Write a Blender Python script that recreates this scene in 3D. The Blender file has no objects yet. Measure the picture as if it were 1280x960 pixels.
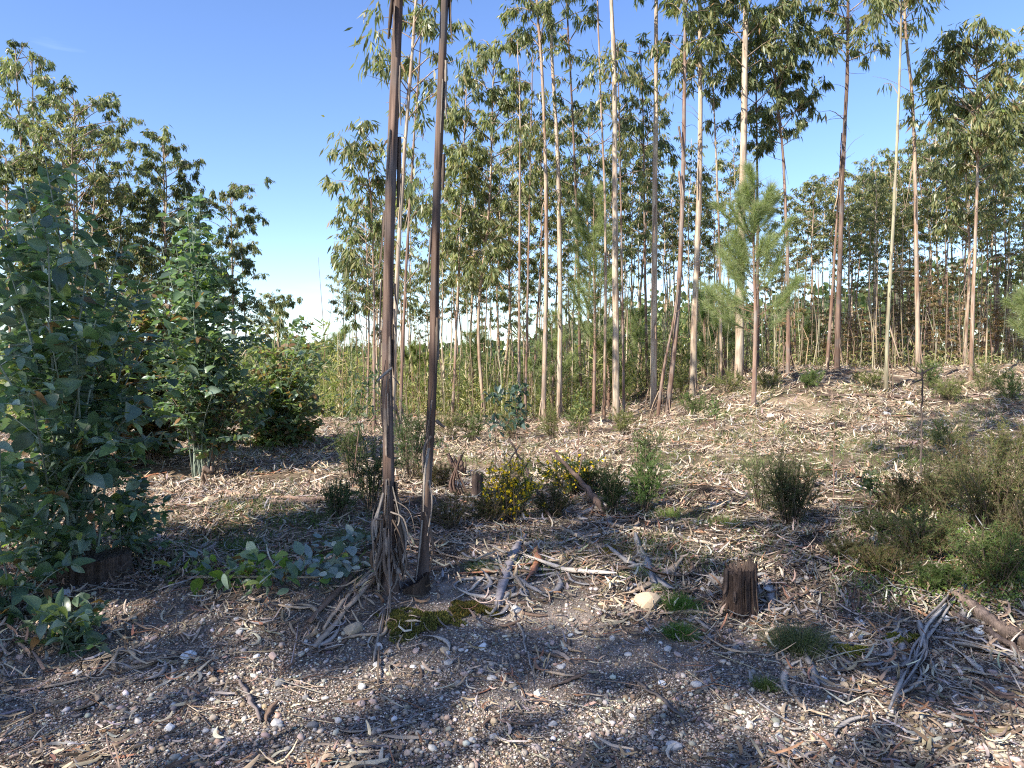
import bpy, math, random
import numpy as np
from mathutils import Vector, Matrix, Euler

scene = bpy.context.scene
COL = scene.collection
# ------------------------------------------------------------------ camera
CAM_H = 1.6
PITCH = math.atan(20.0 / 949.0)
FPX = 949.0
cam_d = bpy.data.cameras.new('camera')
cam = bpy.data.objects.new('camera', cam_d)
COL.objects.link(cam)
cam.location = (0, 0, CAM_H)
cam.rotation_euler = (math.pi / 2 - PITCH, 0, 0)
cam_d.sensor_width = 36.0
cam_d.lens = 36.0 * FPX / 1280.0
cam_d.clip_start = 0.05
cam_d.clip_end = 3000
scene.camera = cam
# ------------------------------------------------------------------ sky and sun
SUN_EL = math.radians(39)
SUN_AZ = math.atan2(-0.74, -0.67)          # measured clockwise from +Y
SDIR = Vector((math.sin(SUN_AZ) * math.cos(SUN_EL), math.cos(SUN_AZ) * math.cos(SUN_EL), math.sin(SUN_EL)))
world = bpy.data.worlds.new('World')
scene.world = world
world.use_nodes = True
wn, wl = world.node_tree.nodes, world.node_tree.links
wn.clear()
sky = wn.new('ShaderNodeTexSky')
sky.sky_type = 'NISHITA'
sky.sun_disc = False
sky.sun_elevation = SUN_EL
sky.sun_rotation = SUN_AZ % (2 * math.pi)
sky.altitude = 200
sky.air_density = 1.0
sky.dust_density = 0.4
sky.ozone_density = 2.5
bg = wn.new('ShaderNodeBackground')
bg.inputs['Strength'].default_value = 0.125
outw = wn.new('ShaderNodeOutputWorld')
# thin low cloud bank near the horizon, all the way round
geo = wn.new('ShaderNodeTexCoord')
sep = wn.new('ShaderNodeSeparateXYZ')
wl.new(geo.outputs['Generated'], sep.inputs[0])
mp = wn.new('ShaderNodeMapping')
mp.inputs['Scale'].default_value = (1.2, 1.2, 11.0)
wl.new(geo.outputs['Generated'], mp.inputs[0])
nz = wn.new('ShaderNodeTexNoise')
nz.inputs['Scale'].default_value = 2.2
nz.inputs['Detail'].default_value = 5
wl.new(mp.outputs[0], nz.inputs['Vector'])
m1 = wn.new('ShaderNodeMapRange')
m1.inputs['From Min'].default_value = 0.0
m1.inputs['From Max'].default_value = 0.15
m1.inputs['To Min'].default_value = 0.32
m1.inputs['To Max'].default_value = -0.22
wl.new(sep.outputs['Z'], m1.inputs['Value'])
ad = wn.new('ShaderNodeMath'); ad.operation = 'ADD'
wl.new(nz.outputs['Fac'], ad.inputs[0]); wl.new(m1.outputs[0], ad.inputs[1])
m2 = wn.new('ShaderNodeMapRange')
m2.inputs['From Min'].default_value = 0.5
m2.inputs['From Max'].default_value = 0.8
m2.inputs['To Max'].default_value = 0.5
wl.new(ad.outputs[0], m2.inputs['Value'])
hs = wn.new('ShaderNodeHueSaturation')
hs.inputs['Hue'].default_value = 0.512
hs.inputs['Saturation'].default_value = 1.14
hs.inputs['Value'].default_value = 1.0
wl.new(sky.outputs[0], hs.inputs['Color'])
mx = wn.new('ShaderNodeMix'); mx.data_type = 'RGBA'
mx.inputs['B'].default_value = (5.0, 6.0, 7.4, 1)
wl.new(m2.outputs[0], mx.inputs['Factor'])
wl.new(hs.outputs[0], mx.inputs['A'])
wl.new(mx.outputs['Result'], bg.inputs['Color'])
wl.new(bg.outputs[0], outw.inputs[0])

sd = bpy.data.lights.new('sun', 'SUN')
sd.energy = 5.0
sd.angle = math.radians(0.5)
sd.color = (1.0, 0.93, 0.82)
so = bpy.data.objects.new('sun', sd)
COL.objects.link(so)
so.rotation_euler = SDIR.to_track_quat('Z', 'Y').to_euler()
so.location = (-20, -10, 30)
scene.view_settings.view_transform = 'Standard'
scene.view_settings.look = 'None'
scene.view_settings.exposure = 1.17
scene.view_settings.gamma = 1.0
scene.cycles.use_denoising = False
scene.cycles.pixel_filter_type = 'BLACKMAN_HARRIS'
scene.cycles.filter_width = 1.15
scene.cycles.sample_clamp_indirect = 4.0
scene.cycles.max_bounces = 6
scene.cycles.diffuse_bounces = 3
scene.cycles.transmission_bounces = 3
scene.cycles.transparent_max_bounces = 4
scene.cycles.caustics_reflective = False
scene.cycles.caustics_refractive = False

# ------------------------------------------------------------------ numeric helpers
def rng(s):
    return np.random.default_rng(s)

def _hash(ix, iy, seed):
    n = (ix.astype(np.int64) * 374761393 + iy.astype(np.int64) * 668265263 + seed * 974711) & 0x7fffffff
    n = ((n ^ (n >> 13)) * 1274126177) & 0x7fffffff
    return ((n ^ (n >> 16)) & 0xffff) / 65535.0

def vnoise(x, y, scale, seed=0):
    x = np.asarray(x, float) / scale + 1000.0
    y = np.asarray(y, float) / scale + 1000.0
    ix, iy = np.floor(x), np.floor(y)
    fx, fy = x - ix, y - iy
    fx = fx * fx * (3 - 2 * fx); fy = fy * fy * (3 - 2 * fy)
    a = _hash(ix, iy, seed); b = _hash(ix + 1, iy, seed)
    c = _hash(ix, iy + 1, seed); d = _hash(ix + 1, iy + 1, seed)
    return (a + (b - a) * fx) * (1 - fy) + (c + (d - c) * fx) * fy - 0.5

def sstep(t):
    t = np.clip(t, 0, 1)
    return t * t * (3 - 2 * t)

def terrain(x, y):
    x = np.asarray(x, float); y = np.asarray(y, float)
    h = 0.25 * sstep((y - 3.8 - .5 * vnoise(x, y, 1.7, 8)) / 1.3)
    h = h + 1.3 * sstep((x - 0.0) / 8.0) * sstep((y - 6.5) / 13.0) * (1 - 0.25 * sstep((y - 24) / 15))
    h = h - 1.1 * sstep((y - 20) / 10) * (1 - sstep((x - 0) / 6.0))
    h = h + 0.16 * vnoise(x, y, 2.3, 1) * sstep((y - 4) / 4)
    h = h + 0.05 * vnoise(x, y, 0.75, 2) * sstep((y - 2.5) / 3)
    h = h + 0.03 * vnoise(x, y, 0.22, 3) + .05 * vnoise(x, y, .5, 7) * sstep((y - 3.6) / .8)
    h = h + (.24 * vnoise(x, y, 1.5, 18) + .10 * vnoise(x, y, .55, 19)) * sstep((y - 12) / 3) * (1 - sstep((y - 21) / 3)) * sstep((x - 1) / 3)
    h = h + 3.0 * vnoise(x, y, 60, 4) * sstep((y - 40) / 60)
    # small hummock that carries the two front trunks, and one with the tan boulder
    h = h + 0.10 * np.exp(-(((x + 0.75) / 0.55) ** 2 + ((y - 5.45) / 0.35) ** 2))
    h = h + 0.10 * np.exp(-(((x - 0.95) / 0.45) ** 2 + ((y - 5.5) / 0.4) ** 2))
    return h

cp, sp = math.cos(PITCH), math.sin(PITCH)
def ray(px, py):
    u = (px - 640.0) / FPX; v = (480.0 - py) / FPX
    return np.array([u, cp + sp * v, -sp + cp * v])

def W(px, py, d):
    """a point at distance d (metres) in front of the camera, seen at photo pixel px, py"""
    r = ray(px, py)
    r = r / r[1] * d
    return np.array([r[0], r[1], CAM_H + r[2]])

_T = np.concatenate([np.arange(1.8, 12, 0.01), np.arange(12, 60, 0.03)])
def GP(px, py):
    """where the view ray through a photo pixel meets the ground"""
    r = ray(px, py); r = r / r[1]
    z = CAM_H + r[2] * _T
    below = z <= terrain(r[0] * _T, _T)
    k = int(np.argmax(below)) if below.any() else len(_T) - 1
    t = _T[k]
    return np.array([r[0] * t, t, float(terrain(r[0] * t, t))])

def TOPX(p):
    """photo pixel of a world point (used only to word labels)"""
    y = p[1]; dz = p[2] - CAM_H
    fwd = y * cp - dz * sp; up = y * sp + dz * cp
    fwd = max(fwd, 0.1)
    return 640 + FPX * p[0] / fwd, 480 - FPX * up / fwd

def norm(a):
    return a / (np.linalg.norm(a, axis=-1, keepdims=True) + 1e-9)

class Geo:
    def __init__(self):
        self.V, self.L, self.S, self.C, self.n = [], [], [], [], 0
    def add(self, V, F, C):
        V = np.asarray(V, np.float32).reshape(-1, 3)
        F = np.asarray(F, np.int64)
        C = np.asarray(C, np.float32)
        if C.ndim == 1:
            C = np.tile(C, (len(V), 1))
        self.V.append(V); self.C.append(C)
        self.L.append((F + self.n).reshape(-1)); self.S.append(np.full(len(F), F.shape[1]))
        self.n += len(V)
    def mesh(self, name, mat, smooth=False):
        me = bpy.data.meshes.new(name)
        V = np.concatenate(self.V); L = np.concatenate(self.L); S = np.concatenate(self.S); C = np.concatenate(self.C)
        me.vertices.add(len(V)); me.vertices.foreach_set('co', V.reshape(-1))
        me.loops.add(len(L)); me.loops.foreach_set('vertex_index', L.astype(np.int32))
        st = np.concatenate([[0], np.cumsum(S)[:-1]])
        me.polygons.add(len(S)); me.polygons.foreach_set('loop_start', st.astype(np.int32))
        if smooth:
            me.polygons.foreach_set('use_smooth', np.ones(len(S), bool))
        ca = me.color_attributes.new('tint', 'FLOAT_COLOR', 'POINT')
        ca.data.foreach_set('color', np.concatenate([C, np.ones((len(C), 1), np.float32)], 1).reshape(-1))
        me.update(calc_edges=True)
        for m in (mat if isinstance(mat, (list, tuple)) else [mat]):
            me.materials.append(m)
        return me
    def build(self, name, mat, parent=None, smooth=False, kind=None):
        return link(name, self.mesh(name, mat, smooth), parent, kind)

def link(name, me, parent=None, kind=None):
    o = bpy.data.objects.new(name, me)
    COL.objects.link(o)
    if parent is not None:
        o.parent = parent
    if kind:
        o['kind'] = kind
    return o

def empty(name, loc, rz=0.0):
    o = bpy.data.objects.new(name, None)
    COL.objects.link(o)
    o.location = loc; o.rotation_euler = (0, 0, rz)
    o.empty_display_size = 0.2
    return o

def tag(o, label=None, cat=None, group=None, kind=None):
    if label: o['label'] = label
    if cat: o['category'] = cat
    if group: o['group'] = group
    if kind: o['kind'] = kind
    return o

def copy_tree(o, parent=None):
    c = o.copy(); COL.objects.link(c)
    if parent is not None:
        c.parent = parent
    for ch in list(o.children):
        copy_tree(ch, c)
    return c

# geometry makers -----------------------------------------------------------
def catmull(P, n):
    P = np.asarray(P, float)
    if len(P) == 2:
        t = np.linspace(0, 1, n)[:, None]
        return P[0] * (1 - t) + P[1] * t
    Q = np.vstack([2 * P[0] - P[1], P, 2 * P[-1] - P[-2]])
    out = []
    for t in np.linspace(0, len(P) - 1 - 1e-6, n):
        i = int(t); f = t - i
        a, b, c, d = Q[i], Q[i + 1], Q[i + 2], Q[i + 3]
        out.append(0.5 * (2 * b + (c - a) * f + (2 * a - 5 * b + 4 * c - d) * f * f + (3 * b - a - 3 * c + d) * f ** 3))
    return np.array(out)

def tube(G, path, rad, sides, col, bump=None, cap=True):
    path = np.asarray(path, float); K = len(path)
    rad = np.broadcast_to(np.asarray(rad, float), (K,))
    T = norm(np.gradient(path, axis=0))
    ref = np.array([1.0, 0, 0]) if abs(T[0][0]) < 0.8 else np.array([0, 0, 1.0])
    A = norm(np.cross(T, ref)); B = np.cross(T, A)
    th = np.arange(sides) / sides * 2 * math.pi
    R = np.broadcast_to(rad[:, None], (K, sides)).copy()
    if bump is not None:
        R = R * bump
    V = path[:, None] + R[..., None] * (np.cos(th)[None, :, None] * A[:, None] + np.sin(th)[None, :, None] * B[:, None])
    i = np.arange(K - 1)[:, None]; j = np.arange(sides)[None, :]; j2 = (j + 1) % sides
    F = np.stack([i * sides + j, i * sides + j2, (i + 1) * sides + j2, (i + 1) * sides + j], -1).reshape(-1, 4)
    C = np.asarray(col, float)
    if C.ndim == 2:
        C = np.repeat(C, sides, axis=0)
    elif C.ndim == 3:
        C = C.reshape(-1, 3)
    G.add(V.reshape(-1, 3), F, C)
    if cap:
        cc = C if C.ndim == 1 else C[-1]
        c0 = C if C.ndim == 1 else C[0]
        j = np.arange(sides); j2 = (j + 1) % sides
        G.add(np.vstack([V[-1], path[-1:]]), np.stack([j, j2, np.full(sides, sides)], -1), cc)
        G.add(np.vstack([V[0], path[:1]]), np.stack([j2, j, np.full(sides, sides)], -1), c0)

def leaves(G, P, D, N, L, Wd, C, bend=0.0):
    """many lanceolate leaves: one folded rhomb each"""
    n = len(P)
    if n == 0: return
    D = norm(D); S = norm(np.cross(D, N)); U = np.cross(S, D)
    L = np.broadcast_to(L, (n,))[:, None]; Wd = np.broadcast_to(Wd, (n,))[:, None]
    mid = P + D * L * 0.42 + U * L * bend
    V = np.stack([P, mid + S * Wd * .5, P + D * L, mid - S * Wd * .5], 1).reshape(-1, 3)
    F = np.arange(4 * n).reshape(-1, 4)
    G.add(V, F, np.repeat(C, 4, axis=0))

def ovate(G, P, D, N, L, Wd, C):
    """rounder leaves, six corners with a midrib fold (two quads)"""
    n = len(P)
    if n == 0: return
    D = norm(D); S = norm(np.cross(D, N)); U = np.cross(S, D)
    L = np.broadcast_to(L, (n,))[:, None]; Wd = np.broadcast_to(Wd, (n,))[:, None]
    a = P; t = P + D * L - U * L * .12
    m = P + D * L * .5
    l1 = P + D * L * .25 + S * Wd * .42 + U * Wd * .13; l2 = P + D * L * .62 + S * Wd * .45 + U * Wd * .1
    r1 = P + D * L * .25 - S * Wd * .42 + U * Wd * .13; r2 = P + D * L * .62 - S * Wd * .45 + U * Wd * .1
    V = np.stack([a, l1, l2, t, r2, r1], 1).reshape(-1, 3)
    b = (np.arange(n) * 6)[:, None]
    F = np.concatenate([b + np.array([0, 3, 2, 1]), b + np.array([0, 5, 4, 3])])
    G.add(V, F, np.repeat(C, 6, axis=0))

def blades(G, P, D, L, Wd, C, r, droop=0.0):
    """thin triangles: needles, grass"""
    n = len(P)
    D = norm(D); N = norm(r.normal(size=(n, 3))); S = norm(np.cross(D, N))
    L = np.broadcast_to(L, (n,))[:, None]; Wd = np.broadcast_to(Wd, (n,))[:, None]
    if droop:
        m = P + D * L * .55; t = m + norm(D + np.array([0, 0, -droop])) * L * .45
        V = np.stack([P - S * Wd * .5, P + S * Wd * .5, m + S * Wd * .35, m - S * Wd * .35, t], 1).reshape(-1, 3)
        b = (np.arange(n) * 5)[:, None]
        G.add(V, b + np.array([0, 1, 2, 3]), np.repeat(C, 5, axis=0))
        G.L.append((b + np.array([3, 2, 4]) + G.n - len(V)).reshape(-1)); G.S.append(np.full(n, 3))
    else:
        V = np.stack([P - S * Wd * .5, P + S * Wd * .5, P + D * L], 1).reshape(-1, 3)
        G.add(V, np.arange(3 * n).reshape(-1, 3), np.repeat(C, 3, axis=0))

def ribbons(G, P, yaw, L, Wd, C, curl, r, K=4, lift=0.02, arch=0.25, normals=None):
    """many bark strips or dead leaves lying on the ground, following it"""
    n = len(P)
    if n == 0: return
    s = np.linspace(-.5, .5, K + 1)[None, :]
    ang = yaw[:, None] + curl[:, None] * s * 2 + 0.0
    step = (L / K)[:, None]
    dx = np.cos(ang) * step; dy = np.sin(ang) * step
    x = P[:, :1] + np.cumsum(dx, 1) - dx.sum(1, keepdims=True) / 2
    y = P[:, 1:2] + np.cumsum(dy, 1) - dy.sum(1, keepdims=True) / 2
    zt = terrain(x, y)
    lf = lift * (0.25 + np.abs(r.normal(size=(n, 1))) ** 1.2) * (0.4 + 1.6 * np.abs(s + r.uniform(-.4, .4, (n, 1))))
    z = zt + lf + P[:, 2:3]
    prof = np.sin(np.pi * (s + .5) * .9 + .15) ** .6
    w = Wd[:, None] * prof * .5
    tilt = r.normal(size=(n, 1)) * .55
    sx, sy, sz = -np.sin(ang) * np.cos(tilt), np.cos(ang) * np.cos(tilt), np.sin(tilt) + 0 * ang
    c = np.stack([x, y, z], -1); S = np.stack([sx, sy, sz], -1) * w[..., None]
    S[..., 2] = np.abs(S[..., 2]) * np.sign(tilt)
    up = np.zeros_like(c); up[..., 2] = w * arch * 2
    V = np.stack([c + S, c + up, c - S], 2)
    V = V.reshape(-1, 3)
    b = (np.arange(n) * (K + 1) * 3)[:, None, None]
    k = (np.arange(K) * 3)[None, :, None]
    F = np.concatenate([(b + k + np.array([0, 1, 4, 3])).reshape(-1, 4), (b + k + np.array([1, 2, 5, 4])).reshape(-1, 4)])
    G.add(V, F, np.repeat(C, (K + 1) * 3, axis=0))

_g = (1 + 5 ** .5) / 2
ICO_V = norm(np.array([[-1, _g, 0], [1, _g, 0], [-1, -_g, 0], [1, -_g, 0], [0, -1, _g], [0, 1, _g], [0, -1, -_g], [0, 1, -_g], [_g, 0, -1], [_g, 0, 1], [-_g, 0, -1], [-_g, 0, 1]]))
ICO_F = np.array([[0, 11, 5], [0, 5, 1], [0, 1, 7], [0, 7, 10], [0, 10, 11], [1, 5, 9], [5, 11, 4], [11, 10, 2], [10, 7, 6], [7, 1, 8], [3, 9, 4], [3, 4, 2], [3, 2, 6], [3, 6, 8], [3, 8, 9], [4, 9, 5], [2, 4, 11], [6, 2, 10], [8, 6, 7], [9, 8, 1]])
OCT_V = np.array([[1, 0, 0], [-1, 0, 0], [0, 1, 0], [0, -1, 0], [0, 0, 1], [0, 0, -.6]], float)
OCT_F = np.array([[0, 2, 4], [2, 1, 4], [1, 3, 4], [3, 0, 4], [2, 0, 5], [1, 2, 5], [3, 1, 5], [0, 3, 5]])

def pebbles(G, P, R, C, r, ico=True):
    n = len(P)
    bv, bf = (ICO_V, ICO_F) if ico else (OCT_V, OCT_F)
    m = len(bv)
    S = np.stack([R * r.uniform(.8, 1.35, n), R * r.uniform(.7, 1.1, n), R * r.uniform(.45, .85, n)], -1)
    a = r.uniform(0, 2 * math.pi, n); t = r.normal(size=n) * .35
    V = bv[None] * (1 + r.uniform(-.2, .2, (n, m, 1))) * S[:, None]
    ct, st = np.cos(t)[:, None], np.sin(t)[:, None]
    V = np.stack([V[..., 0] * ct + V[..., 2] * st, V[..., 1], -V[..., 0] * st + V[..., 2] * ct], -1)
    ca, sa = np.cos(a)[:, None], np.sin(a)[:, None]
    V = np.stack([V[..., 0] * ca - V[..., 1] * sa, V[..., 0] * sa + V[..., 1] * ca, V[..., 2]], -1) + P[:, None]
    F = (bf[None] + (np.arange(n) * m)[:, None, None]).reshape(-1, 3)
    G.add(V.reshape(-1, 3), F, np.repeat(C, m, axis=0))

def pal(r, n, cols, wts, jit=.15):
    cols = np.array(cols, float); w = np.array(wts, float); w /= w.sum()
    C = cols[r.choice(len(cols), n, p=w)]
    return np.clip(C * (1 + r.normal(size=(n, 1)) * jit) * (1 + r.normal(size=(n, 3)) * jit * .25), 0.005, .9)

# ------------------------------------------------------------------ materials
def newmat(name):
    m = bpy.data.materials.new(name); m.use_nodes = True
    nt = m.node_tree; nt.nodes.clear()
    return m, nt.nodes, nt.links

def mat_leaf(name, trans=.35, rough=.45, spec=.5, objcols=None, mult=1.0):
    m, n, l = newmat(name)
    out = n.new('ShaderNodeOutputMaterial'); b = n.new('ShaderNodeBsdfPrincipled')
    b.inputs['Roughness'].default_value = rough
    b.inputs['Specular IOR Level'].default_value = spec
    t = n.new('ShaderNodeBsdfTranslucent'); mix = n.new('ShaderNodeMixShader'); mix.inputs[0].default_value = trans
    if objcols:
        oi = n.new('ShaderNodeObjectInfo'); cr = n.new('ShaderNodeValToRGB')
        cr.color_ramp.interpolation = 'CONSTANT'
        e = cr.color_ramp.elements
        for i, c in enumerate(objcols):
            el = e[i] if i < 2 else e.new(i / len(objcols))
            el.position = i / len(objcols); el.color = (*c, 1)
        l.new(oi.outputs['Random'], cr.inputs[0])
        tc = n.new('ShaderNodeTexCoord'); nz = n.new('ShaderNodeTexNoise'); nz.inputs['Scale'].default_value = 9
        l.new(tc.outputs['Object'], nz.inputs['Vector'])
        mr = n.new('ShaderNodeMapRange'); mr.inputs['To Min'].default_value = .65; mr.inputs['To Max'].default_value = 1.3
        l.new(nz.outputs['Fac'], mr.inputs['Value'])
        vm = n.new('ShaderNodeVectorMath'); vm.operation = 'SCALE'
        l.new(cr.outputs[0], vm.inputs[0]); l.new(mr.outputs[0], vm.inputs['Scale'])
        src = vm.outputs[0]
    else:
        a = n.new('ShaderNodeAttribute'); a.attribute_name = 'tint'; src = a.outputs['Color']
    br = n.new('ShaderNodeVectorMath'); br.operation = 'MULTIPLY'
    br.inputs[1].default_value = (1.25, 1.35, .7)
    l.new(src, b.inputs['Base Color']); l.new(src, br.inputs[0]); l.new(br.outputs[0], t.inputs['Color'])
    l.new(b.outputs[0], mix.inputs[1]); l.new(t.outputs[0], mix.inputs[2]); l.new(mix.outputs[0], out.inputs[0])
    return m

def mat_tint(name, rough=.9, spec=.2, nscale=40, nstretch=(1, 1, 1), lo=.6, hi=1.35, bump=.3, bdist=.004, coord='Object', detail=5):
    m, n, l = newmat(name)
    out = n.new('ShaderNodeOutputMaterial'); b = n.new('ShaderNodeBsdfPrincipled')
    b.inputs['Roughness'].default_value = rough; b.inputs['Specular IOR Level'].default_value = spec
    a = n.new('ShaderNodeAttribute'); a.attribute_name = 'tint'
    tc = n.new('ShaderNodeTexCoord'); mp = n.new('ShaderNodeMapping'); mp.inputs['Scale'].default_value = nstretch
    oi = n.new('ShaderNodeObjectInfo'); ml = n.new('ShaderNodeMath'); ml.operation = 'MULTIPLY'; ml.inputs[1].default_value = 57
    l.new(oi.outputs['Random'], ml.inputs[0]); l.new(ml.outputs[0], mp.inputs['Location'])
    l.new(tc.outputs[coord], mp.inputs[0])
    nz = n.new('ShaderNodeTexNoise'); nz.inputs['Scale'].default_value = nscale; nz.inputs['Detail'].default_value = detail
    nz.inputs['Roughness'].default_value = .62
    l.new(mp.outputs[0], nz.inputs['Vector'])
    mr = n.new('ShaderNodeMapRange'); mr.inputs['From Min'].default_value = .25; mr.inputs['From Max'].default_value = .75
    mr.inputs['To Min'].default_value = lo; mr.inputs['To Max'].default_value = hi
    l.new(nz.outputs['Fac'], mr.inputs['Value'])
    vm = n.new('ShaderNodeVectorMath'); vm.operation = 'SCALE'
    l.new(a.outputs['Color'], vm.inputs[0]); l.new(mr.outputs[0], vm.inputs['Scale'])
    l.new(vm.outputs[0], b.inputs['Base Color'])
    bp = n.new('ShaderNodeBump'); bp.inputs['Strength'].default_value = bump; bp.inputs['Distance'].default_value = bdist
    l.new(nz.outputs['Fac'], bp.inputs['Height']); l.new(bp.outputs[0], b.inputs['Normal'])
    l.new(b.outputs[0], out.inputs[0])
    return m

def mat_bark(name, ca, cb, cc, thresh=.5):
    """smooth eucalyptus bark with long peeling streaks: ca fresh, cb old, cc stain; base darkened by the tint"""
    m, n, l = newmat(name)
    out = n.new('ShaderNodeOutputMaterial'); b = n.new('ShaderNodeBsdfPrincipled')
    b.inputs['Roughness'].default_value = .8; b.inputs['Specular IOR Level'].default_value = .25
    a = n.new('ShaderNodeAttribute'); a.attribute_name = 'tint'
    tc = n.new('ShaderNodeTexCoord')
    oi = n.new('ShaderNodeObjectInfo'); ml = n.new('ShaderNodeMath'); ml.operation = 'MULTIPLY'; ml.inputs[1].default_value = 91
    l.new(oi.outputs['Random'], ml.inputs[0])
    def noise(scale, st):
        mp = n.new('ShaderNodeMapping'); mp.inputs['Scale'].default_value = st
        l.new(ml.outputs[0], mp.inputs['Location']); l.new(tc.outputs['Object'], mp.inputs[0])
        nz = n.new('ShaderNodeTexNoise'); nz.inputs['Scale'].default_value = scale; nz.inputs['Detail'].default_value = 4
        l.new(mp.outputs[0], nz.inputs['Vector']); return nz
    n1 = noise(14, (1, 1, .07)); n2 = noise(60, (1, 1, .06)); n3 = noise(5, (1, 1, .5))
    r1 = n.new('ShaderNodeMapRange'); r1.inputs['From Min'].default_value = thresh - .05; r1.inputs['From Max'].default_value = thresh + .06
    l.new(n1.outputs['Fac'], r1.inputs['Value'])
    r3 = n.new('ShaderNodeMapRange'); r3.inputs['From Min'].default_value = .48; r3.inputs['From Max'].default_value = .68
    l.new(n3.outputs['Fac'], r3.inputs['Value'])
    x1 = n.new('ShaderNodeMix'); x1.data_type = 'RGBA'; x1.inputs['A'].default_value = (*ca, 1); x1.inputs['B'].default_value = (*cb, 1)
    l.new(r1.outputs[0], x1.inputs['Factor'])
    x2 = n.new('ShaderNodeMix'); x2.data_type = 'RGBA'; x2.inputs['B'].default_value = (*cc, 1)
    l.new(r3.outputs[0], x2.inputs['Factor']); l.new(x1.outputs['Result'], x2.inputs['A'])
    r2 = n.new('ShaderNodeMapRange'); r2.inputs['From Min'].default_value = .3; r2.inputs['From Max'].default_value = .7
    r2.inputs['To Min'].default_value = .6; r2.inputs['To Max'].default_value = 1.25
    l.new(n2.outputs['Fac'], r2.inputs['Value'])
    v1 = n.new('ShaderNodeVectorMath'); v1.operation = 'SCALE'; l.new(x2.outputs['Result'], v1.inputs[0]); l.new(r2.outputs[0], v1.inputs['Scale'])
    v2 = n.new('ShaderNodeVectorMath'); v2.operation = 'MULTIPLY'; l.new(v1.outputs[0], v2.inputs[0]); l.new(a.outputs['Color'], v2.inputs[1])
    l.new(v2.outputs[0], b.inputs['Base Color'])
    bp = n.new('ShaderNodeBump'); bp.inputs['Strength'].default_value = .6; bp.inputs['Distance'].default_value = .006
    l.new(n2.outputs['Fac'], bp.inputs['Height']); l.new(bp.outputs[0], b.inputs['Normal'])
    l.new(b.outputs[0], out.inputs[0])
    return m

M_LEAF = mat_leaf('leaf', trans=.5, rough=.38, spec=.5)
M_NEEDLE = mat_leaf('needle', trans=.5, rough=.6, spec=.25)
M_BROAD = mat_leaf('broad_leaf', trans=.38, rough=.3, spec=.5,
                   objcols=[(.10, .16, .09), (.13, .20, .10), (.17, .24, .16), (.12, .18, .13), (.26, .34, .25), (.10, .17, .06), (.24, .30, .08), (.21, .28, .22), (.08, .12, .08), (.24, .14, .06), (.15, .22, .13), (.12, .19, .12)])
M_BLUE = mat_leaf('blue_leaf', trans=.22, rough=.4, spec=.5,
                  objcols=[(.13, .19, .18), (.17, .23, .22), (.11, .17, .12), (.21, .27, .26)])
M_LIME = mat_leaf('lime_leaf', trans=.4, rough=.4, spec=.4,
                  objcols=[(.17, .27, .05), (.12, .21, .045), (.23, .31, .07), (.09, .16, .05)])
M_SOIL = mat_tint('soil', rough=1, spec=.05, nscale=9, lo=.45, hi=1.5, bump=.8, bdist=.03, detail=12)
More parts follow.
